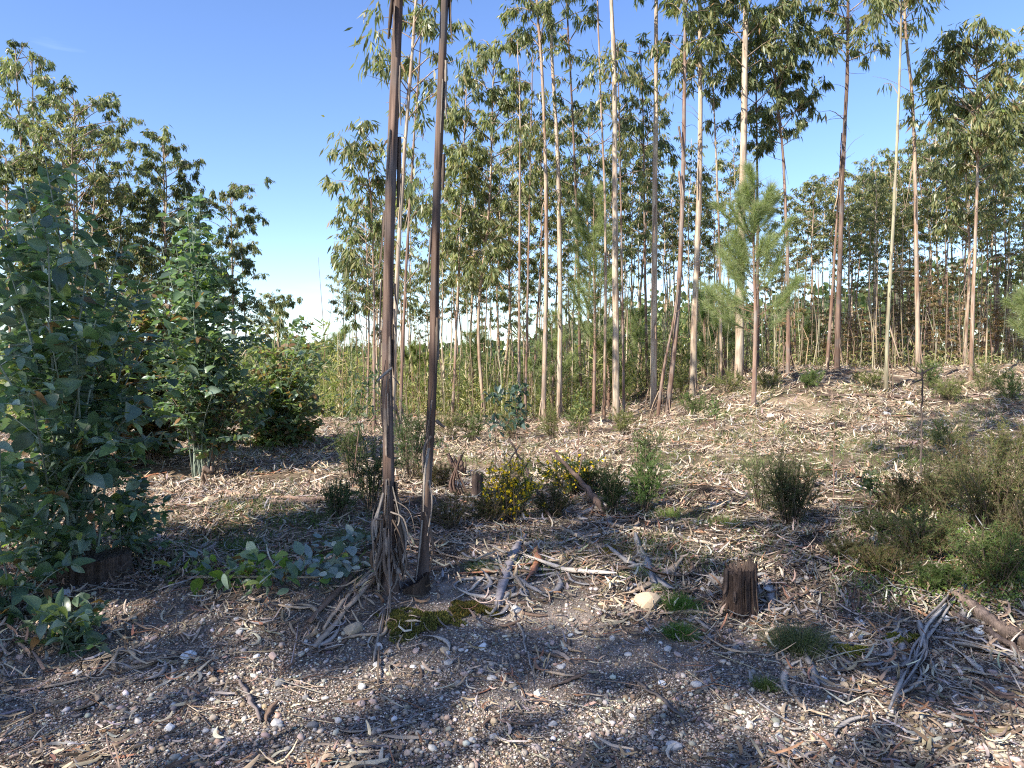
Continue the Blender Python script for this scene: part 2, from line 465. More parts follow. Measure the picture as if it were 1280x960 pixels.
def ground_gravel(m):
    """fine grit on the track: stone sized cells give colour and relief where the track is"""
    n, l = m.node_tree.nodes, m.node_tree.links
    b = [q for q in n if q.type == 'BSDF_PRINCIPLED'][0]
    tc = n.new('ShaderNodeTexCoord'); sp_ = n.new('ShaderNodeSeparateXYZ'); l.new(tc.outputs['Object'], sp_.inputs[0])
    nz = n.new('ShaderNodeTexNoise'); nz.inputs['Scale'].default_value = 1.3; nz.inputs['Detail'].default_value = 6; l.new(tc.outputs['Object'], nz.inputs['Vector'])
    ma = n.new('ShaderNodeMath'); ma.operation = 'MULTIPLY_ADD'; ma.inputs[1].default_value = 4.0; l.new(nz.outputs['Fac'], ma.inputs[0]); l.new(sp_.outputs['Y'], ma.inputs[2])
    mr = n.new('ShaderNodeMapRange'); mr.inputs['From Min'].default_value = 5.5; mr.inputs['From Max'].default_value = 7.2; mr.inputs['To Min'].default_value = 1; mr.inputs['To Max'].default_value = 0
    l.new(ma.outputs[0], mr.inputs['Value'])
    v = n.new('ShaderNodeTexVoronoi'); v.inputs['Scale'].default_value = 95; l.new(tc.outputs['Object'], v.inputs['Vector'])
    v2 = n.new('ShaderNodeTexVoronoi'); v2.inputs['Scale'].default_value = 210; l.new(tc.outputs['Object'], v2.inputs['Vector'])
    cr = n.new('ShaderNodeValToRGB'); e = cr.color_ramp.elements; cr.color_ramp.interpolation = 'CONSTANT'
    for i, (p_, c_) in enumerate([(0, (.10, .08, .065)), (.25, (.28, .23, .19)), (.45, (.20, .165, .14)), (.6, (.38, .33, .29)), (.75, (.30, .22, .17)), (.88, (.55, .51, .47))]):
        el = e[i] if i < 2 else e.new(p_)
        el.position = p_; el.color = (*c_, 1)
    s1_ = n.new('ShaderNodeSeparateColor'); l.new(v.outputs['Color'], s1_.inputs[0]); l.new(s1_.outputs[0], cr.inputs[0])
    dr = n.new('ShaderNodeMapRange'); dr.inputs['From Min'].default_value = .25; dr.inputs['From Max'].default_value = .65; dr.inputs['To Min'].default_value = 1.0; dr.inputs['To Max'].default_value = .45
    l.new(v.outputs['Distance'], dr.inputs['Value'])
    sc_ = n.new('ShaderNodeVectorMath'); sc_.operation = 'SCALE'; l.new(cr.outputs[0], sc_.inputs[0]); l.new(dr.outputs[0], sc_.inputs['Scale'])
    src = b.inputs['Base Color'].links[0].from_socket
    mx_ = n.new('ShaderNodeMix'); mx_.data_type = 'RGBA'; l.new(mr.outputs[0], mx_.inputs['Factor']); l.new(src, mx_.inputs['A']); l.new(sc_.outputs[0], mx_.inputs['B'])
    l.new(mx_.outputs['Result'], b.inputs['Base Color'])
    ad_ = n.new('ShaderNodeMath'); ad_.operation = 'ADD'; l.new(v.outputs['Distance'], ad_.inputs[0]); l.new(v2.outputs['Distance'], ad_.inputs[1])
    bp = n.new('ShaderNodeBump'); bp.invert = True; bp.inputs['Strength'].default_value = .8; bp.inputs['Distance'].default_value = .009
    ml = n.new('ShaderNodeMath'); ml.operation = 'MULTIPLY'; l.new(ad_.outputs[0], ml.inputs[0]); l.new(mr.outputs[0], ml.inputs[1]); l.new(ml.outputs[0], bp.inputs['Height'])
    l.new(b.inputs['Normal'].links[0].from_socket, bp.inputs['Normal']); l.new(bp.outputs[0], b.inputs['Normal'])
ground_gravel(M_SOIL)
M_STONE = mat_tint('stone', rough=.85, spec=.3, nscale=30, lo=.7, hi=1.2, bump=.35, bdist=.004)
M_LITTER = mat_tint('litter', rough=.85, spec=.2, nscale=30, lo=.65, hi=1.3, bump=.3, bdist=.003)
M_STRIP = mat_tint('bark_strip', rough=.8, spec=.25, nscale=22, nstretch=(.25, 6, 6), lo=.55, hi=1.35, bump=.5, bdist=.006)
M_WOOD = mat_tint('old_wood', rough=.95, spec=.1, nscale=20, nstretch=(5, 5, .35), lo=.35, hi=1.5, bump=.8, bdist=.01)
M_MOSS = mat_leaf('moss', trans=.2, rough=.9, spec=.1)
M_FLOWER = mat_leaf('flower', trans=.3, rough=.6, spec=.2)
M_BARK_PALE = mat_bark('bark_pale', (.52, .43, .32), (.38, .27, .19), (.33, .27, .21), .5)
M_BARK_TAN = mat_bark('bark_tan', (.46, .35, .25), (.27, .17, .115), (.33, .27, .22), .5)
M_BARK_RED = mat_bark('bark_brown', (.30, .20, .15), (.20, .12, .085), (.26, .22, .19), .48)
M_BARK_DARK = mat_bark('bark_dark', (.21, .14, .105), (.12, .075, .055), (.15, .125, .115), .48)
M_BARK_LIME = mat_bark('bark_olive', (.36, .34, .22), (.25, .21, .14), (.32, .28, .2), .52)
M_STEM = mat_tint('green_stem', rough=.7, spec=.3, nscale=25, nstretch=(1, 1, .2), lo=.7, hi=1.25, bump=.2)

# ------------------------------------------------------------------ label bookkeeping
LAND = [("the leafy old stump", 110, 700), ("the short wooden post", 251, 615), ("the two front trunks", 510, 715),
        ("the yellow flowering gorse", 640, 610), ("the sawn dark stump", 925, 735), ("the round dark bush", 985, 625),
        ("the wiry grass tuft", 1000, 795), ("the crooked bark branch", 1180, 790), ("the tan boulder", 810, 755),
        ("the big heather shrub", 1235, 620), ("the thin dark pole", 1152, 560), ("the fallen leafy sprig", 345, 725)]
TLAND = [("the two front trunks", 510, 300), ("the whitest tall trunk", 818, 300), ("the thickest pale trunk", 929, 300),
         ("the dark forked trunk", 1052, 300), ("the slim olive trunk", 1115, 300), ("the leggy crown tree", 1220, 300),
         ("the ringed pale trunk", 770, 300), ("the smooth trunk pair", 697, 300), ("the sky-gap shrub", 360, 300),
         ("the post shrub", 240, 300), ("the leafy old stump", 60, 300)]
ORD = ["nearest", "second nearest", "third nearest", "fourth nearest", "fifth nearest", "sixth nearest", "seventh nearest", "eighth nearest", "ninth nearest", "tenth nearest", "eleventh nearest", "twelfth nearest", "thirteenth nearest", "fourteenth nearest", "fifteenth nearest", "sixteenth nearest"]
_pending = []
def queue_label(o, attr, pos, lands=LAND):
    _pending.append((o, attr, TOPX(pos), lands))
def resolve_labels():
    cells = {}
    for o, attr, (px, py), lands in _pending:
        best = min(lands, key=lambda q: (q[1] - px) ** 2 + ((q[2] - py) * (1.4 if lands is LAND else 0)) ** 2)
        dx, dy = px - best[1], py - best[2]
        if lands is TLAND:
            rel = 'left of' if dx < 0 else 'right of'; dist = abs(dx)
        else:
            if abs(dx) > abs(dy) * 1.2: rel = 'left of' if dx < 0 else 'right of'
            else: rel = 'in front of' if dy > 0 else 'behind'
            dist = math.hypot(dx, dy)
        cells.setdefault((attr, rel, best[0]), []).append((dist, o))
    for (attr, rel, b), items in cells.items():
        items.sort(key=lambda t: t[0])
        for k, (_, o) in enumerate(items):
            o['label'] = f"{attr} {rel} {b}" + ("" if len(items) == 1 else f", {ORD[min(k, len(ORD) - 1)]}")

# ------------------------------------------------------------------ ground
def axis(a, b, fine, lo, hi, grow=1.18, start=None):
    xs = list(np.arange(a, b, fine)); s = fine
    while xs[-1] < hi:
        s *= grow; xs.append(xs[-1] + s)
    s = fine
    while xs[0] > lo:
        s *= grow; xs.insert(0, xs[0] - s)
    return np.array(xs)
gx = axis(-5, 8, .065, -700, 700, 1.1)
gy = np.concatenate([np.array([-300, -150, -70, -30, -15, -8, -4, -2, -1, 0, .6, 1.1, 1.5]), np.arange(1.8, 8, .05), np.arange(8, 24, .16)])
s_ = .16; yy = [gy[-1]]
while yy[-1] < 900:
    s_ *= 1.12; yy.append(yy[-1] + s_)
gy = np.concatenate([gy, yy[1:]])
X, Y = np.meshgrid(gx, gy)
Z = terrain(X, Y)
litter_d = np.clip(.5 + 1.6 * vnoise(X, Y, .6, 11) + 1.0 * vnoise(X, Y, .17, 12), 0, 1)
grav = sstep((5.6 + 1.5 * vnoise(X, Y, 1.1, 13) - Y) / 1.2)
far = sstep((Y - 21) / 6)
cs = np.array([.085, .062, .048]); cg = np.array([.30, .25, .215]); ct = np.array([.30, .225, .155]); cf = np.array([.13, .13, .055])
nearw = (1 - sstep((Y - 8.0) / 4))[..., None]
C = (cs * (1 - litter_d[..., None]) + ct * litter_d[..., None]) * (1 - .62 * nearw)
C = C * (1 - grav[..., None]) + grav[..., None] * (cg * (.55 + .6 * litter_d[..., None]))
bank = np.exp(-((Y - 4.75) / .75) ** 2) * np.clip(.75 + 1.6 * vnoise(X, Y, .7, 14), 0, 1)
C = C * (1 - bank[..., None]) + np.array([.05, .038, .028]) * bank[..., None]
C = C * (1 - far[..., None]) + cf * far[..., None]
Gd = Geo()
ni, nj = X.shape
i = np.arange(ni - 1)[:, None]; j = np.arange(nj - 1)[None, :]
Fq = np.stack([i * nj + j, i * nj + j + 1, (i + 1) * nj + j + 1, (i + 1) * nj + j], -1).reshape(-1, 4)
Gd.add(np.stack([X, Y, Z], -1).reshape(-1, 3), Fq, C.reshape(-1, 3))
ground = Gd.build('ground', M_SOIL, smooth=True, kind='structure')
ground['label'] = 'bare stony soil of the clearing rising to a low mound'

# ------------------------------------------------------------------ scatter inside the view wedge
def wedge(r, n, y0, y1, power=1.0, margin=.06):
    """random ground points in front of the camera; power > 1 packs them nearer"""
    y = y0 + (y1 - y0) * r.random(n) ** power
    x = (r.random(n) * 2 - 1) * (.674 + margin) * (y + .4)
    return x, y

G = Geo(); r = rng(5)
STC = [(.38, .32, .26), (.52, .47, .40), (.62, .58, .52), (.27, .195, .13), (.15, .13, .115), (.38, .28, .215), (.25, .225, .20)]
x, y = wedge(r, 100000, 2.35, 6.2, 1.0)
keep = (r.random(len(x)) < np.clip(1.25 - (y - 4.4) * .75 + 1.3 * vnoise(x, y, .5, 21), .03, 1))
x, y = x[keep], y[keep]; n = len(x)
R = .0038 + .0062 * r.random(n) ** 2.4
pebbles(G, np.stack([x, y, terrain(x, y) + R * .22], -1), R, pal(r, n, STC, [4, 2.2, .6, 2.4, 2, 2.4, 2], .2), r, ico=False)
x, y = wedge(r, 12000, 2.4, 8.0, 1.2)
keep = (r.random(len(x)) < np.clip(.75 - np.maximum(y - 5.0, 0) * .5 - np.maximum(3.9 - y, 0) * .45 + 2.2 * vnoise(x, y, .45, 22), .03, 1))
x, y = x[keep], y[keep]; n = len(x)
R = .009 + .012 * r.random(n) ** 2.5
pebbles(G, np.stack([x, y, terrain(x, y) + R * .25], -1), R, pal(r, n, STC, [4, 2.4, .9, 2.4, 1.6, 2.4, 2], .2), r)
g_ = G.build('gravel', M_STONE, smooth=True)
tag(g_, 'small pinkish grey and white pebbles covering the track edge', None, None, 'stuff')

# leaf and bark litter too small to pick apart
LITC = [(.38, .285, .195), (.50, .40, .29), (.30, .27, .24), (.11, .08, .055), (.28, .15, .09), (.58, .49, .37), (.21, .155, .11)]
G = Geo(); r = rng(6)
def lit(n, y0, y1, power, l0, l1, w0, w1, thr, K, lift, zoff=0.0, wts=(4, 3, 3, 2, 1, 1.4, 2), nseed=31, xlim=None):
    x, y = wedge(r, n, y0, y1, power)
    d = .5 + 1.3 * vnoise(x, y, .9, nseed) + .8 * vnoise(x, y, .3, nseed + 1)
    keep = r.random(n) < np.clip((d - thr) * 1.6, .04, 1)
    x, y = x[keep], y[keep]; m = len(x)
    base_ang = 5.0 * vnoise(x, y, 1.2, 77)
    yaw = np.where(r.random(m) < .5, base_ang + r.normal(size=m) * .6, r.uniform(0, 6.28, m))
    L = l0 + (l1 - l0) * r.random(m) ** 1.6
    Wd = w0 + (w1 - w0) * r.random(m) ** 1.5
    ribbons(G, np.stack([x, y, np.full(m, zoff) + .02 * r.random(m) ** 2], -1), yaw, L, Wd, pal(r, m, LITC, wts, .2), r.normal(size=m) * .8, r, K, lift)
lit(5200, 2.5, 5.2, 1, .03, .13, .006, .018, .36, 4, .012)
lit(19000, 4.2, 7.8, 1, .05, .19, .006, .020, .16, 4, .022, wts=(3.5, 1.6, 4, 4.5, 1.4, .5, 4), nseed=91)
lit(7000, 2.7, 4.7, 1, .05, .20, .007, .020, .42, 5, .02, wts=(4, 2, 2, 3, 1.4, .7, 3), nseed=95)
lit(26000, 4.9, 8.8, 1, .04, .17, .005, .018, .05, 3, .018, wts=(3.5, 1.6, 3.5, 4, 1.2, .6, 4))
lit(44000, 7.8, 13.5, 1, .06, .22, .008, .026, 0.0, 3, .025)
lit(44000, 13, 23, 1, .09, .30, .013, .036, -.05, 2, .035)
lit(2200, 4.8, 9, 1, .22, .5, .005, .013, .2, 5, .03, .01, (2, 1.5, 4, 2, .6, .8, 2))
for (n_, y0_, y1_, l_, off_) in [(52000, 2.6, 8.5, .016, .006), (30000, 8, 15, .026, .012)]:      # crumbs of bark and leaf
    x, y = wedge(r, n_, y0_, y1_, 1.0)
    k_ = r.random(n_) < np.clip(.55 + 1.5 * vnoise(x, y, .5, 66) + .12 * (y - 4.5), .05, 1); x, y = x[k_], y[k_]; m_ = len(x)
    D_ = r.normal(size=(m_, 3)) * np.array([1, 1, .22]); leaves(G, np.stack([x, y, terrain(x, y) + off_ * r.random(m_)], -1), D_, np.array([0, 0, 1.]) + r.normal(size=(m_, 3)) * .35, l_ * r.uniform(.5, 1.6, m_), l_ * .45 * r.uniform(.5, 1.5, m_), pal(r, m_, LITC, (3, 1.4, 2, 4, 2, .5, 4), .25))
g_ = G.build('leaf_litter', M_LITTER, smooth=True)
tag(g_, 'dry bark shreds and curled dead leaves covering the clearing', None, None, 'stuff')

G = Geo(); r = rng(61)          # fine twigs
x, y = wedge(r, 3200, 3.4, 16, 1.0); n = len(x)
yaw = r.uniform(0, 6.28, n); L = .1 + .35 * r.random(n) ** 2; hgt = .01 + .03 * r.random(n)
for k in range(n):
    if vnoise(x[k], y[k], 1.1, 5) < -.12: continue
    c = np.array([x[k], y[k], 0]); dv = np.array([math.cos(yaw[k]), math.sin(yaw[k]), 0]) * L[k] / 2
    p = np.stack([c - dv, c + dv * .1 + r.normal(size=3) * .02, c + dv])
    p[:, 2] = terrain(p[:, 0], p[:, 1]) + hgt[k] * np.array([.4, 1, 1.2])
    tube(G, p, [.0035, .003, .0012], 3, pal(r, 1, LITC, [1, 1, 2, 2, 1, .5, 2])[0], cap=False)
g_ = G.build('fallen_twigs', M_LITTER)
tag(g_, 'thin dry twigs scattered through the litter', None, None, 'stuff')

# ------------------------------------------------------------------ individual bark strips on the ground
def strip_mesh(name, w, curl, lift, arch, roll, col, seed, K=8):
    """unit length strip with real thickness, lying along x"""
    r = rng(seed)
    s = np.linspace(0, 1, K + 1)
    ang = curl * (s - .5) * 2 + r.normal(size=K + 1) * .12
    dx = np.cos(ang) / K; dy = np.sin(ang) / K
    x = np.cumsum(dx); y = np.cumsum(dy); x -= x.mean(); y -= y.mean()
    z = lift * (np.abs(s - r.uniform(.3, .7)) ** 1.7) * 1.6 + .006
    ww = w * (np.sin(np.pi * (s * .94 + .03)) ** .75) * (1 + r.normal(size=K + 1) * .17) * .5
    tl = roll * (s - .5) * 2 + r.normal() * .25
    G = Geo(); th = .02 * w + .0025
    rings = []
    for k in range(K + 1):
        t = np.array([math.cos(ang[k]), math.sin(ang[k]), 0]); sd = np.array([-math.sin(ang[k]), math.cos(ang[k]), 0])
        sv = sd * math.cos(tl[k]) + np.array([0, 0, 1]) * math.sin(tl[k]); nv = np.cross(t, sv)
        c = np.array([x[k], y[k], z[k]]); a = ww[k]
        rings.append([c - sv * a, c + nv * arch * a, c + sv * a, c + nv * (arch * a - th)])
    V = np.array(rings).reshape(-1, 3)
    i = np.arange(K)[:, None] * 4; j = np.arange(4)[None]; j2 = (j + 1) % 4
    F = np.stack([i + j, i + j2, i + 4 + j2, i + 4 + j], -1).reshape(-1, 4)
    G.add(V, F, np.array(col)); G.add(V[:4], [[3, 2, 1, 0]], np.array(col)); G.add(V[-4:], [[0, 1, 2, 3]], np.array(col))
    return G.mesh(name, M_STRIP, smooth=False)
SCOL = {'pale tan': (.43, .32, .22), 'ash grey': (.29, .265, .25), 'brown': (.18, .12, .085), 'reddish': (.34, .15, .085), 'bleached': (.47, .41, .35)}
SHAPES = {'straight narrow': (.05, .12, .05, .25, .3), 'straight broad': (.12, .2, .06, .35, .3), 'gently bent': (.10, .75, .08, .3, .6), 'curled': (.10, 1.35, .12, .3, 1.1), 'twisted': (.11, .6, .16, .25, 2.2)}
STRIPS = {(c, s_, v): strip_mesh('bark_strip', *SHAPES[s_], SCOL[c], hash_) for hash_, (c, s_, v) in enumerate([(c, s_, v) for c in SCOL for s_ in SHAPES for v in (0, 1)])}
def align(x, y, yaw, e=.12):
    """rotation that lays a thing along the slope at x, y"""
    dzx = float(terrain(x + e, y) - terrain(x - e, y)) / (2 * e); dzy = float(terrain(x, y + e) - terrain(x, y - e)) / (2 * e)
    nrm = Vector((-dzx, -dzy, 1)).normalized()
    q = Vector((0, 0, 1)).rotation_difference(nrm)
    return (q @ Euler((0, 0, yaw)).to_quaternion()).to_euler()
def put_strip(px=None, py=None, L=.3, yaw=0., c='pale tan', s='curled', v=0, label=None, p=None, dz=0.0, tiltx=0.0):
    if p is None: p = GP(px, py)
    o = link('bark_strip', STRIPS[(c, s, v)])
    o.location = (p[0], p[1], p[2] + .004 + dz); e = align(p[0], p[1], yaw, .5 * L * .7)
    o.rotation_euler = e; o.scale = (L, L, L)
    tag(o, label, 'bark strip', 'bark strips shed on the ground')
    if not label:
        size = 'long' if L > .42 else ('short' if L < .24 else 'medium')
        queue_label(o, f"{size} {c} {s} bark strip", p)
    return o
r = rng(71)
hot = [  # px, py, spread x, spread y, count, colour weights, length range
    (200, 830, 120, 28, 16, [5, 1, 1, 0, 2], (.12, .30)), (420, 790, 90, 30, 16, [5, 2, 2, 0, 2], (.12, .35)),
    (640, 720, 70, 40, 34, [3, 4, 2, 0, 4], (.2, .5)), (740, 690, 110, 28, 26, [4, 3, 2, 1, 3], (.3, .8)),
    (690, 830, 110, 40, 12, [4, 2, 2, 1, 1], (.12, .28)), (900, 790, 60, 40, 14, [2, 4, 2, 0, 2], (.15, .4)),
    (1080, 820, 110, 60, 46, [3, 6, 2, 0, 3], (.16, .42)), (1200, 760, 80, 50, 26, [5, 3, 2, 0, 2], (.18, .5)),
    (1140, 690, 90, 30, 18, [5, 3, 2, 0, 2], (.2, .45)), (540, 690, 50, 30, 14, [3, 4, 2, 0, 2], (.2, .5)),
    (300, 680, 130, 25, 16, [2, 5, 2, 1, 2], (.2, .45)), (350, 880, 260, 50, 12, [3, 2, 3, 0, 1], (.1, .25)),
    (850, 650, 160, 22, 14, [4, 4, 2, 1, 2], (.35, .8)), (1030, 610, 120, 30, 12, [3, 3, 1, 2, 2], (.4, .9)),
    (260, 610, 110, 20, 10, [4, 3, 2, 2, 1], (.3, .8))]
cn = list(SCOL); sn = list(SHAPES)
for hx, hy, sx, sy, cnt, w, (l0, l1) in hot:
    w = np.array(w, float) / sum(w)
    for k in range(cnt):
        qx = hx + r.normal() * sx * .6; qy = hy + r.normal() * sy * .6
        if not (-20 < qx < 1300 and 560 < qy < 955): continue
        put_strip(qx, qy, l0 + (l1 - l0) * r.random(), r.uniform(0, 6.28), cn[r.choice(5, p=w)], sn[r.choice(5, p=[.25, .12, .28, .22, .13])], int(r.integers(2)), dz=.012 * r.random())
# ones the photograph shows plainly
r = rng(77)
for k in range(24):
    a_ = r.uniform(0, 1); put_strip(880 + 95 * a_ + r.normal() * 6, 762 + r.normal() * 9 - 16 * abs(a_ - .5), r.uniform(.12, .26), r.uniform(-.7, .7), ['ash grey', 'brown', 'pale tan'][k % 3], ['curled', 'gently bent', 'twisted'][k // 3 % 3], k % 2, dz=.02 * r.random())
put_strip(690, 842, .30, -.5, 'pale tan', 'straight broad', 1, 'pale tan leaf-shaped bark strip lying alone on the gravel below the slab')
put_strip(655, 905, .22, 0, 'brown', 'gently bent', 0)
put_strip(448, 915, .26, .15, 'pale tan', 'gently bent', 1, 'pale tan slightly bent bark strip alone on gravel at the track edge')
put_strip(297, 900, .2, -.2, 'pale tan', 'gently bent', 0, 'short pale bark strip on gravel below the curled pile')
put_strip(165, 830, .42, -.5, 'pale tan', 'curled', 0, 'large pale tan curled bark strip on gravel in the lower corner by the stump')
put_strip(110, 880, .32, 1.8, 'pale tan', 'curled', 1)
put_strip(1240, 880, .42, 2.2, 'pale tan', 'gently bent', 0, 'sunlit orange tan bark strip at the lower right corner')
put_strip(1215, 905, .36, 2.5, 'pale tan', 'straight broad', 0)
put_strip(1232, 850, .55, 2.3, 'bleached', 'gently bent', 1)
put_strip(1137, 573, 1.0, .18, 'reddish', 'straight narrow', 0, 'bright reddish bark sliver on the slope beside the thin dark pole')
put_strip(1030, 588, .6, -.1, 'reddish', 'straight narrow', 1, 'reddish bark sliver on the slope above the round dark bush')
put_strip(922, 556, 1.0, .05, 'reddish', 'straight narrow', 0)
put_strip(865, 553, 1.2, -.05, 'reddish', 'straight narrow', 1)

# ------------------------------------------------------------------ stones
def stone_mesh(seed, flat=.65, col=(.6, .58, .55), rough=.12):
    me = bpy.data.meshes.new('stone')
    import bmesh
    bm = bmesh.new(); bmesh.ops.create_icosphere(bm, subdivisions=2, radius=1)
    r = rng(seed); dirs = norm(r.normal(size=(9, 3))); offs = r.uniform(.5, .9, 9)
    for v in bm.verts:
        p = np.array(v.co); k = dirs @ p
        for d, o_ in zip(dirs, offs):
            e = p @ d - o_
            if e > 0: p = p - d * e * .85
        p = p * (1 + rough * .5 * r.normal() * .3)
        p[2] *= flat
        v.co = p
    bm.to_mesh(me); bm.free()
    ca = me.color_attributes.new('tint', 'FLOAT_COLOR', 'POINT')
    ca.data.foreach_set('color', np.tile(np.array([*col, 1], np.float32), len(me.vertices)))
    me.materials.append(M_STONE); me.update()
    return me
STCOL = {'white': (.68, .67, .65), 'pale grey': (.46, .44, .42), 'tan': (.44, .34, .23), 'dark grey': (.17, .165, .165), 'pinkish': (.45, .33, .28)}
STONES = {(c, v): stone_mesh(900 + 10 * a + v, [.6, .75, .5, .85][v], STCOL[c]) for a, c in enumerate(STCOL) for v in range(4)}
def put_stone(px, py, wpx, c='white', v=0, label=None, p=None, yaw=None):
    if p is None: p = GP(px, py)
    R_ = wpx / 2.0 / FPX * p[1]
    o = link('stone', STONES[(c, v)])
    o.location = (p[0], p[1], p[2] + R_ * .22); e = align(p[0], p[1], (px * 1.7) % 6.28 if yaw is None else yaw)
    o.rotation_euler = e; o.scale = (R_, R_ * .82, R_)
    tag(o, label, 'stone', 'stones lying on the gravel and litter')
    if not label:
        size = 'large' if wpx > 19 else ('small' if wpx < 12 else 'medium')
        queue_label(o, f"{size} {c} {['rounded', 'angular', 'flat', 'chunky'][v]} stone", p)
    return o
put_strip(60, 860, .35, .3, 'pale tan', 'straight broad', 1)
put_stone(810, 757, 38, 'tan', 1, 'large tan boulder on the mossy hummock left of the sawn stump', yaw=.1)
put_stone(440, 790, 28, 'tan', 0, 'tan stone at the foot of the front trunks beside bark slabs')
put_stone(262, 630, 20, 'tan', 3, 'pale tan stone beside the short wooden post')
put_stone(603, 810, 14, 'white', 3, 'bright white upright pebble under the mossy hummock')
put_stone(808, 792, 16, 'white', 0, 'bright white stone below the tan boulder')
put_stone(1068, 799, 26, 'white', 2, 'flat white stone with moss, larger of the white pair right of the wiry grass')
put_stone(1076, 781, 17, 'white', 0, 'round white stone just behind the flat white stone')
put_stone(1043, 799, 13, 'white', 2, 'small white stone left of the flat white stone')
put_stone(1137, 507, 14, 'white', 3, 'white rock on top of the mound beside the slim olive trunk')
put_stone(1108, 519, 12, 'white', 2, 'flat pale rock on the mound at the slim olive trunk foot')
put_stone(963, 522, 12, 'white', 2, 'flat pale rock on the mound slope behind the round dark bush')
put_stone(870, 857, 17, 'pale grey', 0, 'pale grey round stone on gravel in front of the sawn stump')
put_stone(842, 936, 24, 'pale grey', 2, 'large flat pale stone at the very bottom of the gravel')
put_stone(80, 749, 24, 'pale grey', 3, 'grey rounded stone half hidden under the leafy old stump')
put_stone(350, 857, 18, 'dark grey', 1, 'dark grey angular stone on the sunlit gravel')
for (qx, qy, w_, c, v) in [(235, 823, 22, 'white', 2), (345, 905, 19, 'pale grey', 0), (212, 912, 17, 'white', 1), (452, 861, 13, 'pale grey', 3), (445, 900, 10, 'pale grey', 0),
        (835, 813, 12, 'pale grey', 1), (847, 820, 13, 'pinkish', 0), (827, 857, 14, 'white', 2), (1030, 851, 12, 'white', 0), (162, 855, 13, 'tan', 0), (790, 775, 13, 'tan', 1),
        (768, 752, 13, 'tan', 0), (752, 757, 10, 'tan', 2), (785, 820, 11, 'pale grey', 2), (765, 800, 12, 'pale grey', 3), (672, 870, 13, 'white', 1), (700, 835, 12, 'pale grey', 0),
        (690, 805, 10, 'pinkish', 0), (560, 830, 13, 'pale grey', 0), (580, 845, 12, 'pinkish', 1), (615, 850, 14, 'pale grey', 2), (520, 815, 11, 'pinkish', 0), (125, 770, 12, 'pinkish', 0),
        (150, 815, 16, 'dark grey', 2), (300, 790, 13, 'pale grey', 0), (320, 823, 12, 'white', 0), (1060, 830, 10, 'white', 0), (1225, 790, 18, 'white', 1), (1180, 775, 14, 'white', 2),
        (960, 740, 14, 'pale grey', 2), (645, 765, 18, 'pale grey', 1), (1130, 790, 12, 'pale grey', 0), (1250, 865, 16, 'white', 2), (390, 910, 18, 'dark grey', 0), (360, 760, 12, 'pale grey', 2)]:
    put_stone(qx, qy, w_, c, v)
r = rng(81)
cw = np.array([.12, .34, .2, .14, .2])
for k in range(150):
    qx = r.uniform(0, 1280); qy = 770 + 185 * r.random() ** .9
    if 780 < qy < 800 and 300 < qx < 480: continue
    put_stone(qx, qy, 7 + 7.5 * r.random() ** 2, list(STCOL)[r.choice(5, p=cw)], int(r.integers(4)))
for k in range(36):
    qx = r.uniform(480, 1250); qy = r.uniform(660, 770)
    put_stone(qx, qy, 6 + 6 * r.random() ** 2, list(STCOL)[r.choice(5, p=cw)], int(r.integers(4)))

